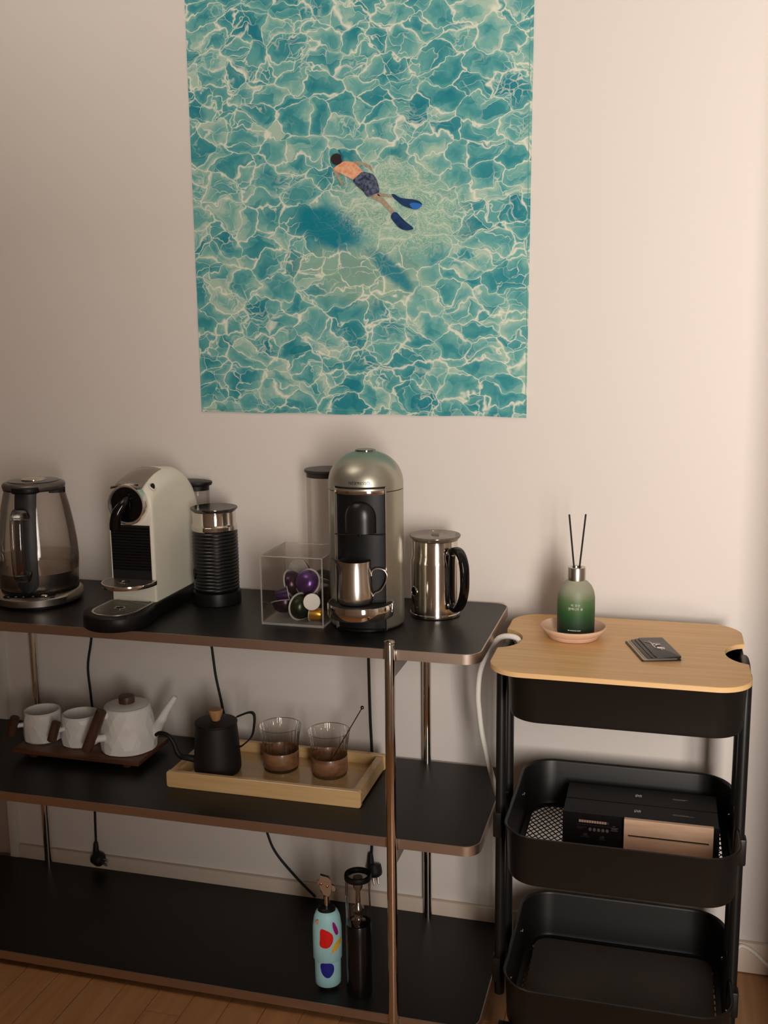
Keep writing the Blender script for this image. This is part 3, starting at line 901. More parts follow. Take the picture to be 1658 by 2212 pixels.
B().lathe([(0, .0), (.078, .0), (.0815, .002), (.0835, .006), (.0850, .040), (.0853, .0425), (.083, .0425)], 64).build('steel_band', brush_m, ket)
B().lathe([(.080, .001), (.083, -.001), (.0845, .0035), (.0835, .006)], 64, cap=False).build('bottom_ring', black_m, ket)
gp = [(.0853, .0425), (.0868, .060), (.0868, .075), (.0850, .105), (.0805, .140), (.0735, .180), (.0660, .212), (.0618, .226)]
B().lathe(gp, 64, cap=False).build('glass_body', glass_m, ket, angle=60)
B().lathe([(.0835, .0430), (.0852, .0585), (.0857, .0745), (.0848, .0748), (0, .0748)], 64, cap=False).build('water', clear('water', (246, 243, 239), .55, (205, 198, 190), .02, .04), ket, angle=60)
lidk = B().lathe([(.0600, .2235), (.0655, .2255), (.0672, .230), (.0668, .2345), (.0640, .2375), (.0560, .2400)], 56, cap=True).build('lid', mat('gunmetal_plastic', (112, 104, 98), .3, metal=.7), ket)
B().lathe([(.0655, .2225), (.0640, .2265), (.0, .2265)], 56, cap=False).build('lid_underside', black_m, ket)
B().lathe([(.0565, .2385), (.0540, .2415), (.0300, .2428), (0, .2430)], 48, cap=False).build('lid_top', blackg_m, lidk)
B().lathe([(.0265, .2420), (.0260, .2448), (.0200, .2475), (0, .2490)], 40, cap=False).build('lid_button', chrome2_m, lidk)
sp_ = B().box(.030, .066, -.016, .016, .2120, .2260)
sp_.xf(Matrix.Rotation(ka + 1.55 , 4, 'Z')); sp_.build('lid_filter', black_m, ket, bevel=.003)
ha = ka - .30
hd = Vector((math.cos(ha), math.sin(ha), 0)); hs = Vector((-hd.y, hd.x, 0))
# black grip spine hugging the glass
def rad_at(z):
    pr = [(.0835, 0.0), (.0853, .0425)] + gp + [(.0665, .234)]
    for (r0, z0), (r1, z1) in zip(pr[:-1], pr[1:]):
        if z0 <= z <= z1 and z1 > z0: return r0 + (r1 - r0) * (z - z0) / (z1 - z0)
    return pr[-1][0]
spine = []
zs = [.006, .009, .014, .022, .035, .06, .09, .12, .15, .18, .205, .222, .232]
for z in zs:
    wv = .0225 if z > .03 else .0225 * math.sqrt(max(0.02, 1 - ((.03 - z) / .0245) ** 2))
    r = rad_at(z)
    th = .007
    ring_ = []
    for u in [-1, -.7, -.3, .3, .7, 1]:
        off = math.sqrt(max(r * r - (u * wv) ** 2, 1e-6))
        ring_.append(hd * (off + th * (1 - .45 * u * u)) + hs * (u * wv) + Vector((0, 0, z)))
    for u in [1, .3, -.3, -1]:
        off = math.sqrt(max(r * r - (u * wv) ** 2, 1e-6))
        ring_.append(hd * (off - .0015) + hs * (u * wv) + Vector((0, 0, z)))
    spine.append(ring_)
B().loft(spine).build('handle_spine', mat('charcoal_plastic', (38, 37, 38), .45), ket, angle=50)
cap_ = B().loft([[tuple(hd * (.050 + a) + hs * b_ + Vector((0, 0, z))) for a, b_ in ((.0, -.030), (.020, -.028), (.029, -.016), (.031, 0), (.029, .016), (.020, .028), (.0, .030))] for z in (.221, .2345)])
cap_.build('hinge_cap', black_m, ket, bevel=.003)
loop = [(.172, .082), (.186, .100), (.188, .120), (.172, .1345), (.14, .139), (.10, .141), (.065, .138), (.047, .126), (.043, .108), (.052, .090)]
hp = [hd * r + Vector((0, 0, z)) for z, r in loop]
B().tube(hp, .0095, 14, 6, flat=(.0125, .0065, tuple(hs))).build('handle_loop', clear('thick_clear_handle', (232, 228, 226), .95, (110, 106, 106), .05, .12), ket, angle=60)

# ------------------------------------------------------------------ white capsule machine
czx = -.4595
cz = thing('capsule_coffee_machine', 'cream white boxy capsule coffee machine with black dial and drip tray', 'coffee machine', (czx, -.25, ZT))
def stadium(hw, yf, yb, n=24, nose=None):
    """outline: round front (towards -y), straight sides, square back with small radius"""
    r = nose or hw
    out = []
    cyf = yf + r
    for i in range(n + 1):
        a = pi + pi * i / n
        out.append((hw * math.cos(a), cyf + r * math.sin(a)))
    rb = .015
    for i in range(7):
        a = 0 + pi / 2 * i / 6
        out.append((hw - rb + rb * math.cos(a), yb - rb + rb * math.sin(a)))
    for i in range(7):
        a = pi / 2 + pi / 2 * i / 6
        out.append((-hw + rb + rb * math.cos(a), yb - rb + rb * math.sin(a)))
    return out
def base2(g):
    # front pod wider than the machine's spine
    out = []
    yf, yb = -.165 + g, .215 - g
    hwf, hwb = .0705 - g, .058 - g
    r = .072 - g
    cyf = yf + r
    for i in range(29):
        a = pi + .10 + (pi - .20) * i / 28
        out.append((hwf * math.cos(a), cyf + r * math.sin(a)))
    for t in (.25, .5, .75, 1.0):
        out.append((hwf - (hwf - hwb) * (3 * t * t - 2 * t ** 3), cyf + .065 * t))
    rb = .02
    for i in range(7):
        a = pi / 2 * i / 6
        out.append((hwb - rb + rb * math.cos(a), yb - rb + rb * math.sin(a)))
    for i in range(7):
        a = pi / 2 + pi / 2 * i / 6
        out.append((-hwb + rb + rb * math.cos(a), yb - rb + rb * math.sin(a)))
    for t in (1.0, .75, .5, .25):
        out.append((-(hwf - (hwf - hwb) * (3 * t * t - 2 * t ** 3)), cyf + .065 * t))
    return out
B().loft([[(x, y, z) for x, y in base2(g)] for g, z in ((.003, 0), (.0, .003), (.0, .026), (.002, .0295), (.005, .031))]).build('base', black_m, cz, angle=45)
gr = stadium(.0500, -.150, -.024, 24, .052)
gi = stadium(.0455, -.1455, -.026, 24, .0475)
B().ring(gr, gi, .0300, .0325).build('grid_rim', brush_m, cz)
B().prism(gi, .0300, .0306).build('grid_well', dark_m, cz, smooth=False)
gb = B()
for k in range(13):
    y = -.1405 + k * .0090
    dy = (y + .0980)
    hw = .0450 if dy > 0 else .0450 * math.sqrt(max(0, 1 - (dy / .0478) ** 2))
    if hw > .008: gb.box(-hw, hw, y - .0016, y + .0016, .0306, .0322)
gb.build('drip_grid', brush_m, cz, smooth=False)
B().lathe([(.0105, 0), (.0115, .0006), (.0115, .0014), (.0085, .0016), (.0080, .0004)], 24, (0, -.088, .0312)).build('grid_hole_ring', chrome2_m, cz)
B().lathe([(.0078, 0), (.0078, .0018), (0, .0018)], 20, (0, -.088, .0312)).build('grid_hole', dark_m, cz)
# white shell
HW = .0510
def section(y, ztop, hw=HW, rc=.036, zb=.030):
    out = [(hw, y, zb)]
    cz_ = ztop - rc
    for i in range(11):
        a = pi / 2 * i / 10
        out.append((hw - rc + rc * math.cos(a), y, cz_ + rc * math.sin(a)))
    for i in range(11):
        a = pi / 2 + pi / 2 * i / 10
        out.append((-hw + rc + rc * math.cos(a), y, cz_ + rc * math.sin(a)))
    out.append((-hw, y, zb))
    return out
prof = [(-.0265, .262, .0485), (-.0270 + .0025, .268, .0505), (-.020, .2725, .051), (-.010, .2790, .051), (.010, .2880, .051), (.035, .2955, .051), (.065, .3005, .051), (.095, .3015, .051), (.125, .2975, .051), (.150, .2870, .051), (.170, .2700, .051), (.184, .2460, .051), (.190, .2200, .051), (.1915, .19, .0505)]
B().loft([section(y, z, hw) for y, z, hw in prof]).build('shell', ivory_m, cz, angle=42)
fy_ = -.0265
B().box(-.0460, .0440, fy_ - .0008, fy_ + .004, .0700, .1935).build('front_recess', dark_m, cz, smooth=False)
rb_ = B()
for k in range(15):
    z = .098 + k * .0062
    rb_.box(-.0445, .0425, fy_ - .0022, fy_ - .0004, z, z + .0036)
rb_.build('ribbed_panel', blackg_m, cz, smooth=False)
# dial with chrome ring
def face(b, x, z, y=fy_):
    """lathe around -y axis"""
    b.v = [(x + u, y - d, z + v) for u, v, d in b.v]
    return b
face(B().lathe([(.0425, -.001), (.0425, .014), (.0415, .0170), (.0385, .0180), (.0366, .0160), (.0366, .0)], 56), .0015, .2385).build('dial_ring', mat('bright_ring_metal', (236, 230, 222), .22, metal=.9), cz)
dl = face(B().lathe([(.0368, 0), (.0368, .0125), (.0355, .0138), (0, .0142)], 56, cap=False), .0015, .2385).build('dial', blackg_m, cz)
B().tube([(.006, fy_ - .010, .2560), (.001, fy_ - .023, .2430), (-.010, fy_ - .032, .2240), (-.0155, fy_ - .034, .2030), (-.0165, fy_ - .034, .1895)], [.006, .010, .0115, .0115, .0110], 18, 6).build('spout', blackg_m, cz)
B().box(.0075, .0095, fy_ - .0165, fy_ - .012, .205, .262).build('dial_fin', blackg_m, dl, bevel=.0008)
# lever on top
lev = []
for y, z, hw in ((-.043, .2790, .0300), (-.040, .2812, .0315), (-.034, .2808, .0320), (-.026, .2795, .0325), (-.012, .2855, .0310), (.010, .2925, .0300), (.040, .3000, .0290), (.066, .3045, .0285), (.072, .3035, .0280)):
    cv = lambda x: -.0045 * (x / .03) ** 2
    lev.append([(x, y, z + cv(x)) for x in (-hw, -hw * .5, 0, hw * .5, hw)] + [(x, y, z + cv(x) - .0035) for x in (hw, hw * .5, 0, -hw * .5, -hw)])
B().loft(lev).xf(Matrix.Translation((-.002, 0, 0))).build('lever', mat('gunmetal_chrome', (148, 140, 132), .18, metal=1.0), cz, angle=45)
B().box(-.0255, .0215, -.034, .004, .2700, .2790).build('lever_gap', dark_m, cz, bevel=.002)
bt = B().sphere((0, 0, 0), 1, 16, 10, (.0045, .0068, .0075)); bt.v = [(x + .0415, y + -.0005, z + .2715) for x, y, z in bt.v]
bt.build('side_button', black_m, cz)
b_r = B().lathe([(.0105, -.001), (.0108, .001), (.0090, .0020), (.0080, .001)], 20, cap=False)
b_r.xf(Matrix.Translation((.0410, -.0005, .2712)) @ Matrix.Rotation(.78, 4, 'Y')); b_r.build('button_ring', ivory_m, cz)
# cup support
sup = stadium(.0575, -.1025, -.020, 28, .062)
si = stadium(.0530, -.0980, -.022, 28, .0575)
B().ring(sup, si, .0700, .0790).build('cup_support_ring', chrome2_m, cz, bevel=.001)
B().prism(si, .0715, .0784).build('cup_support', mat('grey_tray_steel', (150, 142, 136), .34, metal=.9), cz)
B().lathe([(.0110, 0), (.0120, .0012), (.0105, .0022), (.0085, .0014), (.0080, .0004), (0, .0004)], 24, (-.004, -.058, .0780)).build('cup_support_ring_mark', chrome2_m, cz)
# water tank at the back
tx, ty = .022, .208
B().lathe([(.036, .030), (.037, .034), (.040, .235)], 40, (tx, ty, 0), sx=1.22, sy=.72, cap=True).build('water_tank', clear_m, cz, angle=60)
B().lathe([(.040, .2340), (.0405, .2440), (.0455, .2460), (.0470, .2500), (.0465, .2535), (.040, .2550), (0, .2550)], 40, (tx, ty, 0), sx=1.20, sy=.74).build('tank_lid', black_m, cz)

# ------------------------------------------------------------------ black milk frother
fr = thing('milk_frother', 'black ribbed milk frother with chrome neck beside the white coffee machine', 'milk frother', (-.334, -.137, ZT))
B().lathe([(.0500, 0), (.0525, .002), (.0525, .022), (.0515, .028), (.047, .0295), (0, .0295)], 56).build('base', black_m, fr)
pr = [(.0440, .0290)]
nr = 17
for k in range(nr):
    z = .032 + k * (.130 / nr)
    rr = .0495 + .0006 * math.sin(k / nr * 3)
    pr += [(rr - .0018, z), (rr, z + .0022), (rr, z + .0048), (rr - .0018, z + .0072)]
pr += [(.0482, .1640), (.0, .1640)]
B().lathe(pr, 64).build('body', mat('ribbed_black_plastic', (18, 18, 18), .3), fr, angle=30)
B().lathe([(.0478, .1630), (.0492, .1655), (.0494, .1740), (.0472, .1775), (.0468, .1800), (.0468, .2045), (.0455, .2060), (.0, .2060)], 64).build('neck', chrome_m, fr, angle=25)
B().lathe([(.0460, .2050), (.0475, .2065), (.0512, .2105), (.0505, .2130), (.0300, .2115), (0, .2118)], 56).build('lid', smoke_m, fr, angle=60)
fa = ang(camdir(-.334, -.137)) - 1.25
bs = B().sphere((0, 0, 0), 1, 14, 8, (.003, .0085, .013)); bs.xf(Matrix.Rotation(fa, 4, 'Z') @ Matrix.Translation((.0500, 0, .070))); bs.build('switch', blackg_m, fr)

# ------------------------------------------------------------------ acrylic box with capsules
bx0, bx1, by0, by1 = -.1710, -.0385, -.2830, -.1430
ab = thing('acrylic_box', 'clear acrylic cube box holding coffee capsules on the shelf', 'box', ((bx0 + bx1) / 2, (by0 + by1) / 2, ZT))
edge_m = clear('acrylic_edge', (246, 244, 240), .5, (240, 238, 234), .1, .1, milk=.30)
hx, hy, hh, tk = (bx1 - bx0) / 2, (by1 - by0) / 2, .1430, .0040
B().box(-hx, hx, -hy, hy, 0, .0050).build('bottom_panel', edge_m, ab, bevel=.0006, seg=1)
B().box(-hx, hx, -hy, -hy + tk, .0050, hh).build('side_panel', clear_m, ab, bevel=.0005, seg=1)
B().box(-hx, hx, hy - tk, hy, .0050, hh).build('side_panel', clear_m, ab, bevel=.0005, seg=1)
B().box(-hx, -hx + tk, -hy + tk, hy - tk, .0050, hh).build('side_panel', clear_m, ab, bevel=.0005, seg=1)
B().box(hx - tk, hx, -hy + tk, hy - tk, .0050, hh).build('side_panel', clear_m, ab, bevel=.0005, seg=1)
ee = B()
for sx_ in (-1, 1):
    for sy_ in (-1, 1):
        x, y = sx_ * (hx - .0012), sy_ * (hy - .0012)
        ee.box(x - .0012, x + .0012, y - .0012, y + .0012, .005, hh)
    ee.box(sx_ * (hx - .002) - .0018, sx_ * (hx - .002) + .0018, -hy, hy, hh - .0014, hh)
    ee.box(-hx, hx, sx_ * (hy - .002) - .0018, sx_ * (hy - .002) + .0018, hh - .0014, hh)
ee.build('polished_edge', edge_m, ab, smooth=False)
foil_m = mat('capsule_foil', (186, 182, 176), .5, metal=.35, bump=(300, .08, .0005))
def metal(name, c): return mat('capsule_' + name, c, .28, metal=.75)
def capsule(label, big, mt, pos, axis):
    """axis points from the foil lid to the dome"""
    t = thing('coffee_capsule', label, 'coffee capsule', pos, 0, 'coffee capsules in the clear box')
    q = Vector(axis).normalized().to_track_quat('Z', 'Y')
    t.rotation_mode = 'QUATERNION'; t.rotation_quaternion = q
    if big:
        r = .0290
        pf = [(r * .90, 0)] + [(r * .90 * math.cos(a) ** .8, .0235 * math.sin(a)) for a in [pi / 2 * k / 9 for k in range(1, 9)]] + [(0, .0235)]
        fl = [(r, -.0004), (r + .0006, .0004), (r, .0014), (r * .9, .0014)]
        B().lathe([(r * .985, -.0006), (r * .80, -.0008), (0, -.0008)], 36, cap=False).build('foil', foil_m, t)
    else:
        r = .0172
        pf = [(r * .88, 0), (r * .80, .012), (r * .68, .0235), (r * .60, .0262), (r * .46, .0272), (r * .42, .0262), (0, .0262)]
        fl = [(r, -.0004), (r + .0004, .0004), (r, .0012), (r * .86, .0012)]
        B().lathe([(r * .985, -.0006), (r * .72, -.0008), (0, -.0008)], 28, cap=False).build('foil', foil_m, t)
    B().lathe(pf, 36, cap=False).build('cup', mt, t, angle=60)
    B().lathe(fl, 36, cap=False).build('rim', foil_m, t, angle=60)
    return t
R_, U_, C_ = Vector(RIGHT), Vector(UP), -Vector(FWD)
purple, dpurple, green_, gold_, brown_ = metal('violet', (96, 66, 128)), metal('dark_plum', (60, 42, 58)), metal('bottle_green', (48, 58, 40)), metal('gold', (206, 152, 62)), metal('dark_brown', (46, 36, 34))
capsule('large capsule with silver foil lid turned to the viewer, at the top', True, dpurple, (-.1250, -.1850, ZT + .0880), -C_ * .75 + R_ * .55 + U_ * .1)
capsule('dark plum capsule on edge in front of the silver foil lid', True, dpurple, (-.1330, -.2080, ZT + .0700), R_ * .86 + C_ * .42 + U_ * .25)
capsule('large shiny violet dome capsule on top of the pile', True, purple, (-.0900, -.2250, ZT + .0780), C_ * .80 - R_ * .42 - U_ * .12 + U_ * .35)
capsule('small dark violet cone capsule lying towards the left wall of the box', False, mat('capsule_small_violet', (70, 48, 84), .3, metal=.7), (-.1270, -.2420, ZT + .0560), -R_ * .90 + C_ * .10 - U_ * .18)
capsule('dark plum capsule lying dome down at bottom left', True, dpurple, (-.1390, -.2330, ZT + .0375), -U_ * .95 + C_ * .18 + R_ * .1)
capsule('dark green dome capsule in the middle of the bottom layer', True, green_, (-.1000, -.2480, ZT + .0330), R_ * .62 + C_ * .70 - U_ * .12)
capsule('small capsule with pale foil lid facing the viewer at right', False, gold_, (-.0685, -.2650, ZT + .0485), -C_ * .85 - R_ * .15 + U_ * .05)
capsule('small gold capsule lying on its side at bottom right', False, gold_, (-.0770, -.2500, ZT + .0220), R_ * .92 + C_ * .20 - U_ * .12)
capsule('dark brown dome capsule behind the violet one at right', True, brown_, (-.0720, -.1800, ZT + .0720), R_ * .3 - C_ * .2 + U_ * .85)
capsule('dark capsule leaning against the right wall of the box', True, brown_, (-.0640, -.1760, ZT + .0330), -R_ * .9 + C_ * .3 + U_ * .1)

# ------------------------------------------------------------------ silver domed machine
VX, VY = .0362, -.2230
vr = math.radians(5)
vt = thing('domed_coffee_machine', 'tall silver dome-topped coffee machine with black front and round drip tray', 'coffee machine', (VX, VY, ZT), vr)
RV = .0748
hwA = math.asin(.0505 / RV)            # half angle of the front opening, around -y
a0, a1 = -pi / 2 + hwA, 1.5 * pi - hwA
nn = 72
def shell_part(prof, b, thick=.004):
    b.lathe(prof, nn, a0=a0, a1=a1, cap=False)
    b.lathe([(r - thick, z) for r, z in prof], nn, a0=a0, a1=a1, cap=False)
    # close the edges
    for s_, a in ((0, a0), (1, a1)):
        for (r0, z0), (r1, z1) in zip(prof[:-1], prof[1:]):
            c, s = math.cos(a), math.sin(a)
            b.add([(r0 * c, r0 * s, z0), (r1 * c, r1 * s, z1), ((r1 - thick) * c, (r1 - thick) * s, z1), ((r0 - thick) * c, (r0 - thick) * s, z0)], [(0, 1, 2, 3)])
    return b
HS = .2785
shell_part([(RV - .003, .0045), (RV - .001, .007), (RV, .010), (RV, HS - .0008), (RV - .0012, HS)], B()).build('side_shell', satin_m, vt, angle=40)
B().lathe([(RV - .006, 0), (RV - .0035, .0015), (RV - .0035, .0055)], 64, cap=True).build('foot', black_m, vt)
B().lathe([(RV - .0022, HS - .002), (RV - .0022, HS + .002)], 64, cap=True).build('seam', dark_m, vt)
# dome: full above the band, its lower rim notched over the opening by the chrome band
domeb = B()
HD = .2897
domep = [(RV, HS + .001), (RV, HD)]
shell_part(domep, domeb)
HH = .3536
def dome_r(t): return (RV * math.cos(t) ** .92 if t < pi / 2 - 1e-6 else 0.0, HD + (HH - HD) * math.sin(t))
domeb.lathe([dome_r(pi / 2 * k / 18) for k in range(19)], nn, cap=False)
domeb.build('dome', satin_m, vt, angle=40)
B().lathe([(.0205, .3508), (.0205, .3545), (.0185, .3552), (.0165, .3548)], 40, sx=1.0, sy=.9, cap=False).build('top_button_ring', clear('pale_button_ring', (190, 196, 190), .7, (120, 130, 126), .1, .25), vt)
B().lathe([(.0162, .3530), (.0155, .3546), (0, .3550)], 36, sx=1.0, sy=.9, cap=False).build('top_button', satin_m, vt)
# black front
rin = RV - .0125
fb = B()
fp = []
na = 20
for i in range(na + 1):
    a = -pi / 2 - hwA + 2 * hwA * i / na
    fp.append((RV * .985 * math.cos(a) if False else .0500 * (-1 + 2 * i / na), -math.sqrt(max(rin ** 2 - (.0500 * (-1 + 2 * i / na) * .72) ** 2, 0))))
back = [(.0500, -.030), (-.0500, -.030)]
fb.prism(fp + back, .0, HD - .001)
fb.build('front_panel', black_m, vt, angle=50)
# silver reveals on both sides of the opening
for s in (-1, 1):
    B().box(s * .0505 - .0009, s * .0505 + .0009, -.0596, -.040, .0045, HD - .0005).build('opening_trim', brush_m, vt, smooth=False)
def arc_strip(r0, r1, z0, z1, ha_, n=24, z0e=None):
    b = B(); rings = []
    for i in range(n + 1):
        a = -pi / 2 - ha_ + 2 * ha_ * i / n
        c, s = math.cos(a), math.sin(a)
        rings.append([(r0 * c, r0 * s, z0), (r1 * c, r1 * s, z0), (r1 * c, r1 * s, z1), (r0 * c, r0 * s, z1)])
    return b.loft(rings)
arc_strip(RV - .010, RV + .0004, HD - .0008 - .0035, HD - .0002, hwA).build('lip_gap', dark_m, vt)
arc_strip(RV - .010, RV + .0012, HD - .0150, HD - .0075, hwA - .015).build('chrome_band', chrome_m, vt, bevel=.0007)
arc_strip(RV - .010, RV + .0006, HD - .0078, HD - .0040, hwA - .012).build('grey_band', satin_m, vt)
# coffee outlet: hooded half dome
ob_ = B()
hood = []
for k in range(15):
    t = k / 14
    z = .198 + .0670 * t
    f = 1.0 if t < .45 else math.sqrt(max(0.0, 1 - ((t - .45) / .55) ** 2))
    f = max(f, .02)
    hood.append([(.0325 * f * math.cos(a), -.052 - .0235 * f * math.sin(a), z) for a in [pi * q / 16 for q in range(17)]])
ob_.loft(hood, closed=True)
ob_.build('outlet_hood', mat('satin_black_plastic', (24, 24, 24), .30), vt, angle=50)
B().lathe([(.004, .1925), (.0045, .1985)], 14, (0, -.066, 0)).build('outlet_nozzle', black_m, vt)
B().box(-.0500, .0500, -.0655, -.060, .1950, .1962).build('panel_seam', dark_m, vt, smooth=False)
# drip tray
tcx, tcy = -.002, -.0590
B().lathe([(.0600, .0330), (.0648, .0345), (.0660, .0370), (.0660, .0585), (.0650, .0605), (.0630, .0605), (.0622, .0595)], 64, (tcx, tcy, 0), cap=False).build('tray_ring', chrome_m, vt, angle=35)
B().lathe([(.0, .0335), (.0605, .0335)], 64, (tcx, tcy, 0), cap=False).build('tray_bottom', black_m, vt)
B().lathe([(.0625, .0585), (.0600, .0590), (0, .0590)], 64, (tcx, tcy, 0), cap=False).build('tray_grid', mat('black_mesh_grid', (14, 14, 14), .5, bump=(2200, .5, .0006)), vt)
# brand lettering over the band
tm = text_mesh('NESPRESSO', .0083, 1.0)
ta = -pi / 2 + .02
wrap(tm, RV + .0002, ta, HD + .0052)
tm.build('brand_lettering', ink_m, vt, smooth=False)
# water tank
tk_ = Vector((-.1120, .1460))
B().lathe([(.044, .004), (.0455, .008), (.0465, .281)], 48, (tk_.x, tk_.y, 0), cap=True).build('water_tank', clear_m, vt, angle=60)
B().lathe([(.0465, .2800), (.0468, .2890), (.0500, .2900), (.0510, .2935), (.0500, .2960), (0, .2985)], 48, (tk_.x, tk_.y, 0)).build('tank_lid', mat('dark_tank_lid', (52, 48, 46), .4), vt)
B().lathe([(.048, 0), (.048, .006), (.046, .008)], 40, (tk_.x, tk_.y, 0)).build('tank_foot', black_m, vt)
am = B().box(-.012, .012, -.01, .09, .0, .010); am.xf(Matrix.Translation((tk_.x, tk_.y, 0)) @ Matrix.Rotation(-2.3, 4, 'Z')); am.build('tank_arm', black_m, vt)

# ------------------------------------------------------------------ steel jug on the drip tray
PXj, PYj, PZj = .0330, -.2930, ZT + .0595
jg = thing('milk_jug', 'small brushed steel milk jug standing on the round drip tray', 'jug', (PXj, PYj, PZj))
jr = []
ja = ang(-Vector((RIGHT.x, RIGHT.y, 0))) + .25      # spout direction (viewer's left)
def jug_ring(r, z, sp=0.0):
    out = []
    for i in range(48):
        a = 2 * pi * i / 48
        d = abs((a - ja + pi) % (2 * pi) - pi)
        e = sp * max(0, 1 - d / .42) ** 1.5
        out.append(((r + e) * math.cos(a), (r + e) * math.sin(a), z + e * .45))
    return out
outer = [jug_ring(.026, 0), jug_ring(.0315, .0015), jug_ring(.0345, .007), jug_ring(.0350, .014), jug_ring(.0340, .030), jug_ring(.0325, .050), jug_ring(.0315, .064, .001), jug_ring(.0312, .074, .008), jug_ring(.0314, .080, .0160)]
inner = [jug_ring(.0306, .0798, .0150), jug_ring(.0303, .070, .006), jug_ring(.0315, .05), jug_ring(.033, .02), jug_ring(.030, .004)]
jb = B().loft(outer + inner, True, True, True)
jb.v = [(x, y, z * 1.08) for x, y, z in jb.v]
jb.build('body', mat('jug_steel', (222, 216, 208), .25, metal=1.0), jg, angle=50)
rd = Vector((RIGHT.x, RIGHT.y, 0)).normalized(); rd = (Matrix.Rotation(-.12, 3, 'Z') @ rd)
sdv = Vector((-rd.y, rd.x, 0))
B().tube([rd * .0325 + Vector((0, 0, .0560)), rd * .0335 + Vector((0, 0, .0640)), rd * .040 + Vector((0, 0, .0700)), rd * .054 + Vector((0, 0, .0690)), rd * .062 + Vector((0, 0, .0590)), rd * .0600 + Vector((0, 0, .0440)), rd * .0500 + Vector((0, 0, .0270)), rd * .0385 + Vector((0, 0, .0210)), rd * .0350 + Vector((0, 0, .0150))], .003, 12, 5, flat=(.0050, .0011, tuple(sdv))).build('handle', brush_m, jg, angle=50)

# ------------------------------------------------------------------ steel frother with black handle
SXf, SYf = .1560, -.1290
sf = thing('steel_milk_frother', 'polished steel milk frother with black loop handle at right end', 'milk frother', (SXf, SYf, ZT))
B().lathe([(.0490, 0), (.0520, .0015), (.0528, .004), (.0522, .0075), (.0510, .0085), (.0506, .011), (.0505, .114), (.0500, .119), (.0478, .1255), (.0470, .130), (.0470, .1610), (.0460, .1625), (0, .1625)], 72).build('body', chrome2_m, sf, angle=35)
B().lathe([(.0475, .1600), (.0482, .1625), (.0520, .1655), (.0530, .1690), (.0520, .1705), (.0300, .1690), (0, .1690)], 56).build('lid', clearlid_m, sf, angle=60)
B().box(-.008, .008, -.006, .006, .1692, .1712).xf(Matrix.Translation((0, 0, 0)) @ Matrix.Rotation(.25, 4, 'Z')).build('lid_mark', greyink_m, sf, bevel=.001)
cds = camdir(SXf, SYf)
hA = ang(cds) + .66
hv = Vector((math.cos(hA), math.sin(hA), 0)); hvs = Vector((-hv.y, hv.x, 0))
zz = lambda r, z: tuple(hv * r + Vector((0, 0, z)))
hl = [zz(.0565, .1420), zz(.068, .1480), zz(.083, .1420), zz(.0935, .1220), zz(.0960, .0950), zz(.0945, .0680), zz(.0860, .0420), zz(.0720, .0265), zz(.0580, .0290)]
B().tube(hl, .007, 16, 6, flat=(.0092, .0065, tuple(hvs))).build('handle', blackg_m, sf, angle=60)
inner_l = [zz(.0580, .1430), zz(.0555, .125), zz(.0548, .09), zz(.0550, .05), zz(.0575, .0290)]
B().tube(inner_l, .004, 12, 6, flat=(.0075, .0022, tuple(hvs))).build('handle_spine', blackg_m, sf, angle=60)
for z in (.140, .0300):
    t_ = B().tube([zz(.0460 if z > .1 else .0500, z), zz(.0600, z)], .0062, 16, 1); t_.build('handle_bolt', chrome_m, sf)
ba = ang(cds) - 1.02
bb = B().lathe([(.0105, .0), (.0112, .0008), (.0095, .0018), (.0085, .001)], 26, cap=False)
bb.xf(Matrix.Rotation(ba, 4, 'Z') @ Matrix.Translation((.0502, 0, .0560)) @ Matrix.Rotation(pi / 2, 4, 'Y')); bb.build('button_ring', chrome_m, sf)
bb = B().lathe([(.0087, 0), (.0083, .0015), (0, .002)], 24, cap=False)
bb.xf(Matrix.Rotation(ba, 4, 'Z') @ Matrix.Translation((.0502, 0, .0560)) @ Matrix.Rotation(pi / 2, 4, 'Y')); bb.build('button', blackg_m, sf)
lb_ = B().box(-.008, .008, -.0009, .0009, 0, .0002); wrap(lb_, .0507, ba + .05, .0240).build('brand_mark', greyink_m, sf, smooth=False)

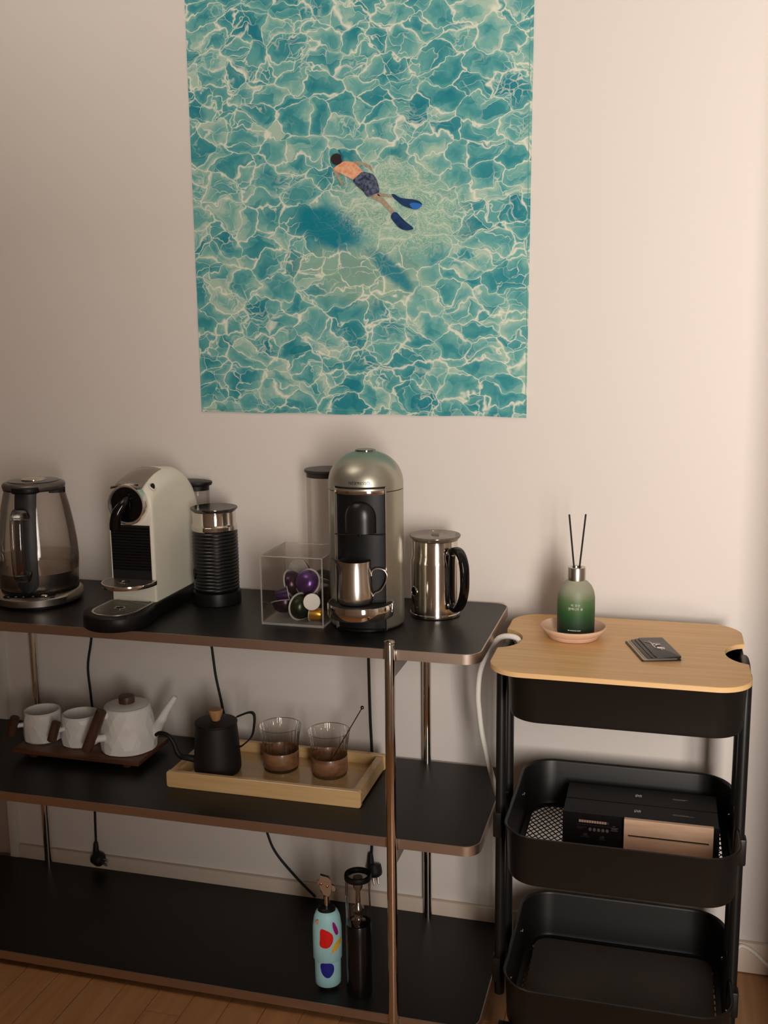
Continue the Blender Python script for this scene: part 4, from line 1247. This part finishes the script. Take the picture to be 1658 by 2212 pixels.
# ================================================================== ON THE MIDDLE SHELF
wbd = thing('serving_board', 'dark walnut serving board under the white tea set', 'board', (-.660, -.1565, ZM))
B().box(-.1620, .1620, -.0735, .0735, .0140, .0255).build('board', walnut_m, wbd, bevel=.003)
for x in (-.12, .12):
    B().box(x - .008, x + .008, -.055, .055, 0, .0142).build('foot', walnut_m, wbd, bevel=.002)
BT = ZM + .0255
def faceted(prof, n, seed, amp=.0016):
    rg = random.Random(seed); rings = []
    for k, (r, z) in enumerate(prof):
        off = (k % 2) * pi / n
        lo_ = amp if 0 < k < len(prof) - 2 else 0
        rings.append([((r + rg.uniform(-lo_, lo_)) * math.cos(off + 2 * pi * i / n), (r + rg.uniform(-lo_, lo_)) * math.sin(off + 2 * pi * i / n), z) for i in range(n)])
    return rings
def faceted_body(b, prof, n, seed, inner):
    rings = faceted(prof, n, seed)
    vs = []; fs = []
    for r in rings: vs += r
    for k in range(len(rings) - 1):
        for i in range(n):
            j = (i + 1) % n
            a, bb_, c, d = k * n + i, k * n + j, (k + 1) * n + i, (k + 1) * n + j
            if k % 2 == 0:
                fs += [(a, bb_, c), (bb_, d, c)]
            else:
                fs += [(a, bb_, d), (a, d, c)]
    fs.append(tuple(range(n - 1, -1, -1)))
    o_ = len(vs); base_i = (len(rings) - 1) * n
    for r, z in inner:
        vs += [(r * math.cos(2 * pi * i / n + ((len(rings) - 1) % 2) * pi / n), r * math.sin(2 * pi * i / n + ((len(rings) - 1) % 2) * pi / n), z) for i in range(n)]
    prev = base_i
    for q in range(len(inner)):
        cur = o_ + q * n
        for i in range(n):
            j = (i + 1) % n
            fs.append((prev + i, prev + j, cur + j, cur + i))
        prev = cur
    fs.append(tuple(prev + i for i in range(n)))
    return b.add(vs, fs)
def make_cup(label, x, y, seed, hdir, hz, tilt):
    t = thing('tea_cup', label, 'cup', (x, y, BT), 0, 'white faceted tea cups')
    B_ = faceted_body(B(), [(.0400, 0), (.0440, .003), (.0452, .016), (.0448, .030), (.0440, .044), (.0430, .056), (.0418, .066), (.0412, .070), (.0408, .0715)], 22, seed, [(.0385, .0712), (.0390, .06), (.040, .02), (.034, .006)])
    B_.build('body', ceramic_m, t, angle=8)
    d = Vector(hdir).normalized()
    B().tube([d * .041 + Vector((0, 0, hz)), d * .062 + Vector((0, 0, hz))], .0055, 14, 1).build('handle_stub', ceramic_m, t)
    ax = (Vector((0, 0, 1)) + RIGHT * tilt).normalized()
    c = d * .0660 + Vector((0, 0, hz))
    B().tube([c - ax * .0235, c - ax * .0225, c + ax * .0225, c + ax * .0235], [.0095, .0105, .0105, .0095], 20, 1).build('wood_grip', walnutknob_m, t)
    return t
lft = -Vector((RIGHT.x, RIGHT.y, 0)).normalized(); ccd = camdir(-.7, -.15)
make_cup('white faceted tea cup with wooden grip at the left end of the walnut board', -.7850, -.1560, 3, lft * .92 + ccd * .35, .040, .26)
make_cup('white faceted tea cup with wooden grip between the other cup and the teapot', -.6840, -.1560, 5, lft * .80 + ccd * .60, .044, .32)
tp = thing('teapot', 'white faceted ceramic teapot with dark wooden lid knob and grip', 'teapot', (-.5600, -.1580, BT))
faceted_body(B(), [(.0560, 0), (.0620, .003), (.0632, .016), (.0625, .032), (.0610, .048), (.0590, .064), (.0565, .080), (.0545, .092), (.0520, .1005), (.0500, .1035)], 26, 11, [(.0455, .1045), (.044, .1020), (.03, .1015)]).build('body', ceramic_m, tp, angle=8)
tl = B().lathe([(.0440, .1010), (.0455, .1042), (.0430, .1056), (.0250, .1085), (0, .1095)], 44).build('lid', ceramic_m, tp)
kn = B().lathe([(.0165, .1070), (.0180, .1085), (.0182, .1220), (.0170, .1245), (0, .1250)], 28).build('lid_knob', walnutknob_m, tl)
rgt = Vector((RIGHT.x, RIGHT.y, 0)).normalized()
sp = [rgt * .050 + Vector((0, 0, .030)), rgt * .070 + Vector((0, 0, .052)), rgt * .090 + Vector((0, 0, .088)), rgt * .1120 + Vector((0, 0, .1215))]
B().tube(sp, [.0170, .0120, .0085, .0062], 20, 6).build('spout', ceramic_m, tp)
gd = (lft * .80 + ccd * .60).normalized()
ax = (Vector((0, 0, 1)) + RIGHT * .42).normalized()
gc = gd * .0840 + Vector((0, 0, .0640))
B().tube([gc - ax * .050, gc - ax * .0485, gc + ax * .0485, gc + ax * .050], [.0105, .0120, .0120, .0105], 24, 1).build('wood_grip', walnutknob_m, tp)
for q, zz_ in ((.030, .093), (-.024, .040)):
    e_ = gc + ax * q
    B().tube([gd * .045 + Vector((0, 0, zz_ - .004)), gd * .062 + Vector((0, 0, zz_)), e_], [.011, .0085, .0080], 16, 5).build('grip_arm', ceramic_m, tp)

# ------------------------------------------------------------------ beech tray and what stands on it
ty0, ty1, tx0, tx1 = -.2800, -.0770, -.4045, .0320
tr = thing('serving_tray', 'pale beech serving tray with raised rails on the middle shelf', 'tray', ((tx0 + tx1) / 2, (ty0 + ty1) / 2, ZM))
hw_, hd_ = (tx1 - tx0) / 2, (ty1 - ty0) / 2
B().box(-hw_ + .010, hw_ - .010, -hd_ + .008, hd_ - .008, .0050, .0120).build('tray_floor', traywood_m, tr)
for s in (-1, 1):
    rl = B().prism(rrect(-hw_, hw_, 0, .0360, .006, 5), 0, .0110)
    rl.v = [(x, s * hd_ - s * z, y) for x, y, z in rl.v]
    rl.build('long_rail', traywood_m, tr, bevel=.0008, seg=1)
    en = B().loft([[(s * (hw_ - .002), y, .0060), (s * (hw_ - .004), y, .0335), (s * (hw_ - .019), y, .0335), (s * (hw_ - .030), y, .0110), (s * (hw_ - .030), y, .0060)] for y in (-hd_ + .0105, hd_ - .0105)])
    en.build('end_rail', traywood_m, tr, smooth=False)
TT = ZM + .0120
bp = thing('gooseneck_pot', 'matte black gooseneck coffee pot with wooden lid knob on the tray', 'coffee pot', (-.3200, -.2000, TT))
B().lathe([(.0440, 0), (.0490, .0015), (.0515, .007), (.0520, .016), (.0505, .040), (.0480, .075), (.0455, .105), (.0450, .1115), (.0442, .1120), (.0, .1120)], 60).build('body', blackmatte_m, bp, angle=40)
lb = B().lathe([(.0462, .1110), (.0468, .1130), (.0455, .1150), (.0300, .1165), (0, .1175)], 56).build('lid', blackmatte_m, bp)
B().lathe([(.0085, .1165), (.0100, .1200), (.0150, .1340), (.0158, .1390), (.0140, .1420), (0, .1430)], 28).build('lid_knob', beechknob_m, lb)
def L_(x, z): return Vector((x + .3200, -.215 + .2000, z - TT))
gpts = [L_(-.3560, .4440), L_(-.3830, .4560), L_(-.4000, .4580), L_(-.4100, .4680), L_(-.4169, .4869), L_(-.4307, .5040), L_(-.4496, .5076), L_(-.4601, .5011)]
gpts[0] += Vector((0.012, .010, .004))
B().tube(gpts, [.0085, .0075, .0068, .0060, .0052, .0045, .0040, .0038], 14, 6).build('gooseneck_spout', blackmatte_m, bp)
hpt = [(-.2720, .5540), (-.2480, .5650), (-.2360, .5665), (-.2310, .5590), (-.2320, .5400), (-.2390, .5120), (-.2600, .4900), (-.2690, .4850)]
B().tube([Vector((x + .3200, .004, z - TT)) for x, z in hpt], .003, 12, 5, flat=(.0050, .0017, (0, 1, 0))).build('handle', blackmatte_m, bp, angle=50)
def tumbler(label, x, y):
    t = thing('ribbed_tumbler', label, 'glass', (x, y, TT), 0, 'ribbed tumblers on the tray')
    n = 96
    def rg(r, z, a=.0011):
        return [((r + a * math.cos(24 * 2 * pi * i / n)) * math.cos(2 * pi * i / n), (r + a * math.cos(24 * 2 * pi * i / n)) * math.sin(2 * pi * i / n), z) for i in range(n)]
    prof = [(.0365, 0), (.0378, .003), (.0378, .030), (.0385, .050), (.0405, .072), (.0440, .090), (.0462, .0985)]
    B().loft([rg(r, z, 0 if k in (0, 6) else .0011) for k, (r, z) in enumerate(prof)], True, True, False).build('glass', ribglass_m, t, angle=70)
    B().lathe([(.0458, .0982), (.0466, .0990), (.0460, .0996), (.0452, .0990)], 64, cap=False).build('rim', clear('glass_rim', (200, 195, 190), .95, (150, 144, 138), .05, .3), t)
    B().lathe([(.0392, .0085), (.0400, .0095), (.0400, .0425), (.0392, .0440), (.0384, .0425), (.0384, .0095)], 56, cap=False).build('wood_sleeve', wrap_m, t, angle=40)
    B().lathe([(.0366, .0015), (.0370, .0070), (0, .0070)], 48, cap=False).build('glass_bottom', ribglass_m, t)
    return t
tumbler('ribbed glass tumbler with wood sleeve, next to the black pot', -.1895, -.1520)
tumbler('ribbed glass tumbler with wood sleeve, holding a copper stirrer', -.0755, -.1560)
g2 = Vector((-.0755, -.1560, TT))
st0 = g2 + Vector((-.008, .004, .010)); st1 = Vector((-.0050, -.1350, .5760))
stt = thing('drink_stirrer', 'copper coloured stirrer with ball tip leaning in the right tumbler', 'stirrer', st0)
B().tube([(0, 0, 0), tuple(st1 - st0)], .0013, 10, 1).build('stick', copper_m, stt)
B().sphere(tuple(st1 - st0), .0042, 16, 10).build('ball_tip', copper_m, stt)

# ================================================================== ON THE BOTTOM SHELF
OX, OY = -.0300, -.3280
op = thing('bottle_opener', 'light blue opener with colourful spots and steel head on bottom shelf', 'opener', (OX, OY, ZB))
blue_m = mat('light_blue_plastic', (172, 224, 232), .42)
oa_ = ang(camdir(OX, OY))
def oval(r, z, sx=1.0, sy=.82):
    c, s = math.cos(oa_ + pi / 2), math.sin(oa_ + pi / 2)
    out = []
    for i in range(40):
        a = 2 * pi * i / 40
        x, y = r * sx * math.cos(a), r * sy * math.sin(a)
        out.append((x * c - y * s, x * s + y * c, z))
    return out
B().loft([oval(.0180, 0), oval(.0185, .008), oval(.018, .012)]).build('foot', black_m, op)
B().loft([oval(.0235, .0085), oval(.0265, .0120), oval(.0270, .030), oval(.0272, .110)]).build('lower_body', blue_m, op, angle=50)
B().loft([oval(.0278, .0660), oval(.0298, .0690), oval(.0302, .100), oval(.0298, .140), oval(.0270, .160), oval(.0225, .1715), oval(.0160, .1745)]).build('upper_shell', blue_m, op, angle=50)
gs = B()
c, s = math.cos(oa_), math.sin(oa_)
def opatch(name, pts, r, mt, sy=.82, th=.0007):
    """patch (u across seen from the front, z height) bent onto the oval body"""
    out = []; n = len(pts); PP = [Vector(p) for p in pts]
    for i in range(n):
        p0, p1, p2, p3 = PP[i - 1], PP[i], PP[(i + 1) % n], PP[(i + 2) % n]
        for k in range(4):
            t = k / 4
            out.append(0.5 * (2 * p1 + (p2 - p0) * t + (2 * p0 - 5 * p1 + 4 * p2 - p3) * t * t + (3 * p1 - p0 - 3 * p2 + p3) * t ** 3))
    # fan with inner rings so that the patch follows the curve
    cen = sum(out, Vector((0, 0))) / len(out)
    rings = [[cen + (q - cen) * f for q in out] for f in (.02, .25, .5, .75, 1.0)]
    def to3(q, d):
        u = max(-.999, min(.999, q.x / r))
        dep = r * sy * math.sqrt(1 - u * u) + d
        v = Vector((c, s, 0)) * dep + Vector((-s, c, 0)) * q.x
        return (v.x, v.y, q.y)
    b = B().loft([[to3(q, th) for q in rg_] for rg_ in rings] + [[to3(q, -.0008) for q in out]], True, True, False)
    return b.build(name, mt, op, smooth=True, angle=40)
R1 = .0302
opatch('red_spot', [(-.0135, .142), (-.002, .141), (.010, .131), (.0115, .116), (.004, .104), (-.006, .1015), (-.0155, .1065), (-.0150, .122)], R1, mat('red_plastic', (232, 30, 28), .45))
opatch('magenta_spot', [(.0120, .157), (.0165, .152), (.0215, .138), (.0222, .129), (.0180, .128), (.0138, .137), (.0115, .148)], R1, mat('magenta_plastic', (160, 24, 120), .45))
opatch('yellow_spot', [(.0265, .118), (.0200, .114), (.0110, .101), (.0085, .090), (.0160, .092), (.0240, .101), (.0272, .108)], R1, mat('yellow_plastic', (238, 190, 52), .45))
opatch('orange_spot', [(-.0235, .157), (-.018, .163), (-.0165, .158), (-.0200, .152)], .0302, mat('peach_plastic', (226, 180, 128), .45))
opatch('navy_spot', [(-.0150, .063), (-.004, .066), (.008, .064), (.0125, .055), (.0105, .043), (.003, .034), (-.006, .035), (-.0135, .045)], .0272, mat('navy_plastic', (30, 38, 146), .45))
rbx = B().box(.020, .0225, -.0006, .0006, .010, .070)
B().loft([oval(.0165, .1725), oval(.0185, .1735), oval(.0180, .1785), oval(.0160, .1800), oval(.012, .1800)]).build('collar', black_m, op)
B().lathe([(.0058, .178), (.0058, .2050), (.0050, .2055)], 20).build('stem', chrome2_m, op)
def plate(name, pts, d0, d1, mt):
    b = B().prism(pts, 0, d1 - d0)
    b.v = [tuple(Vector((c, s, 0)) * (d0 + z) + Vector((-s, c, 0)) * x + Vector((0, 0, y))) for x, y, z in b.v]
    return b.build(name, mt, op, bevel=.0006, seg=1)
nick_m = mat('worn_nickel', (184, 164, 146), .3, metal=1.0)
hdp = plate('head_plate', [(-.0150, .2430), (-.0135, .2240), (-.0060, .2085), (.0040, .2035), (.0095, .2110), (.0115, .2250), (.0110, .2385), (.0020, .2440)], .0, .0050, nick_m)
plate('top_plate', [(-.0150, .2445), (-.0115, .2560), (.0060, .2500), (.0110, .2440), (.0110, .2395), (-.0020, .2415)], .003, .0130, nick_m)
plate('jaw', [(.0100, .2290), (.0170, .2255), (.0195, .2170), (.0165, .2120), (.0105, .2150)], -.004, .0015, nick_m)
plate('jaw', [(-.0195, .2370), (-.0140, .2420), (-.0130, .2300), (-.0175, .2290)], -.004, .0010, nick_m)
plate('dark_blade', [(-.0155, .2380), (-.0135, .2380), (-.0050, .2090), (.0045, .2025), (-.0030, .2030), (-.0110, .2130)], -.003, .0005, dark_m)
for x, z in ((-.0105, .2335), (.0020, .2275)):
    r_ = B().lathe([(.0026, 0), (.0026, .0012), (.0014, .002), (0, .0022)], 14, cap=False)
    r_.v = [tuple(Vector((c, s, 0)) * (.0050 + d) + Vector((-s, c, 0)) * (x + u) + Vector((0, 0, z + v))) for u, v, d in r_.v]
    r_.build('rivet', copper_m, hdp)
MX, MY = .0385, -.3300
ml = thing('pepper_mill', 'tall black cylinder mill with clear head beside the spotted opener', 'mill', (MX, MY, ZB))
B().lathe([(.0245, 0), (.0260, .0015), (.0262, .004), (.0262, .1560), (.0255, .1570), (0, .1570)], 52).build('body', mat('glossy_black_body', (16, 15, 15), .22), ml)
B().lathe([(.0250, .1570), (.0262, .1580), (.0262, .2540)], 52, cap=False).build('clear_head', clear('mill_acrylic', (248, 245, 243), .85, (190, 182, 178), .05, .06), ml, angle=60)
B().lathe([(.0262, .2520), (.0274, .2535), (.0278, .2590), (.0268, .2635), (.0235, .2640), (.0208, .2620), (.0205, .2560), (.0225, .2520)], 52, cap=False).build('top_ring', black_m, ml, angle=45)
B().lathe([(.0, .2585), (.0207, .2590)], 40, cap=False).build('top_window', clearlid_m, ml)
B().lathe([(.0150, .1575), (.0155, .1600), (.0090, .1630), (.0070, .1800), (.0120, .1850), (.0120, .1900), (.0055, .1960), (.0045, .2250), (.0100, .2350), (.0100, .2560)], 32).build('inner_mechanism', clear('clear_mechanism', (190, 184, 180), .8, (110, 104, 100), .05, .22), ml, angle=60)

# ================================================================== CORDS AND PLUGS
def cord(name, label, pts, r, mt, cat='cord', group=None):
    p0 = Vector(pts[0])
    o = B().tube([Vector(p) - p0 for p in pts], r, 10, 6).build(name, mt, None)
    o.location = p0
    return tag(o, label, cat, group)
def corded(name, label, pts, plug, group):
    p0 = Vector(pts[-1])
    t = thing(name, label, 'cord', p0, 0, group)
    B().tube([Vector(p) - p0 for p in pts], .0030, 10, 6).build('cable', rubber_m, t)
    if plug:
        d = Vector(plug)
        B().tube([(0, 0, .010), (0, -.001, .0), (.001, -.004, -.022)], [.0045, .0065, .0085], 14, 4).build('strain_relief', rubber_m, t)
        q = Vector((.002, -.006, -.026))
        b = B().lathe([(.010, -.016), (.0165, -.014), (.0175, -.004), (.0175, .004), (.0150, .010), (.008, .014)], 20)
        b.xf(Matrix.Translation(q + Vector((.010, -.004, -.004))) @ Matrix.Rotation(d.x, 4, 'Y') @ Matrix.Rotation(d.y, 4, 'X'))
        pl = b.build('plug_body', rubber_m, t)
        for k in (-.006, .006):
            pb = B().lathe([(.0022, 0), (.0022, .017), (.0012, .018)], 10, (k, 0, .012))
            pb.xf(Matrix.Translation(q + Vector((.010, -.004, -.004))) @ Matrix.Rotation(d.x, 4, 'Y') @ Matrix.Rotation(d.y, 4, 'X'))
            pb.build('plug_pin', brush_m, pl)
    return t
BG = 'black power cords behind the shelf'
corded('power_cord', 'black power cord with plug hanging behind the shelf at left', [(-.725, -.006, .775), (-.728, -.006, .70), (-.7359, -.006, .6385), (-.7495, -.006, .57), (-.7466, -.006, .4983), (-.7440, -.006, .42), (-.7520, -.006, .30), (-.756, -.006, .1839), (-.7571, -.007, .127), (-.7560, -.010, .0950)], (1.75, .25), BG)
corded('power_cord', 'black power cord hanging down the wall behind the gooseneck pot', [(-.425, -.006, .775), (-.420, -.006, .70), (-.4136, -.006, .6391), (-.4069, -.006, .573), (-.3962, -.006, .5161), (-.385, -.006, .46), (-.345, -.006, .34), (-.305, -.006, .24), (-.2876, -.006, .1826), (-.2744, -.0065, .1482), (-.2514, -.008, .1174), (-.205, -.016, .0770), (-.165, -.018, .0420)], None, BG)
corded('power_cord', 'black power cord with plug hanging behind the chrome front post', [(-.030, -.006, .775), (-.0285, -.006, .70), (-.0267, -.006, .6415), (-.0258, -.006, .5587), (-.0245, -.006, .4919), (-.0222, -.006, .4189), (-.0235, -.006, .30), (-.0256, -.006, .1823), (-.0275, -.010, .160)], (2.9, .35), BG)
cord('white_cable', 'white cable arching from the cart lid notch down beside the shelf', [(.3500, -.240, .7700), (.3440, -.240, .7850), (.3260, -.236, .7880), (.3050, -.226, .7790), (.2830, -.212, .7480), (.2645, -.202, .7020), (.2597, -.200, .6509), (.2625, -.200, .6120), (.2676, -.200, .5725), (.2760, -.200, .5330), (.2852, -.200, .4944), (.2985, -.190, .4350), (.3050, -.150, .38), (.3080, -.100, .28), (.3080, -.060, .12), (.312, -.045, .030), (.335, -.040, .0058), (.42, -.036, .0058)], .0056, white_cord_m)
cord('floor_cable', 'white cable running along the floor by the right skirting', [(.70, -.060, .0045), (.76, -.034, .010), (.795, -.020, .060), (.8116, -.0172, .0635), (.8357, -.0172, .0484), (.8582, -.018, .0270), (.885, -.022, .0050), (.95, -.030, .0045), (1.10, -.035, .0045)], .0042, white_cord_m)
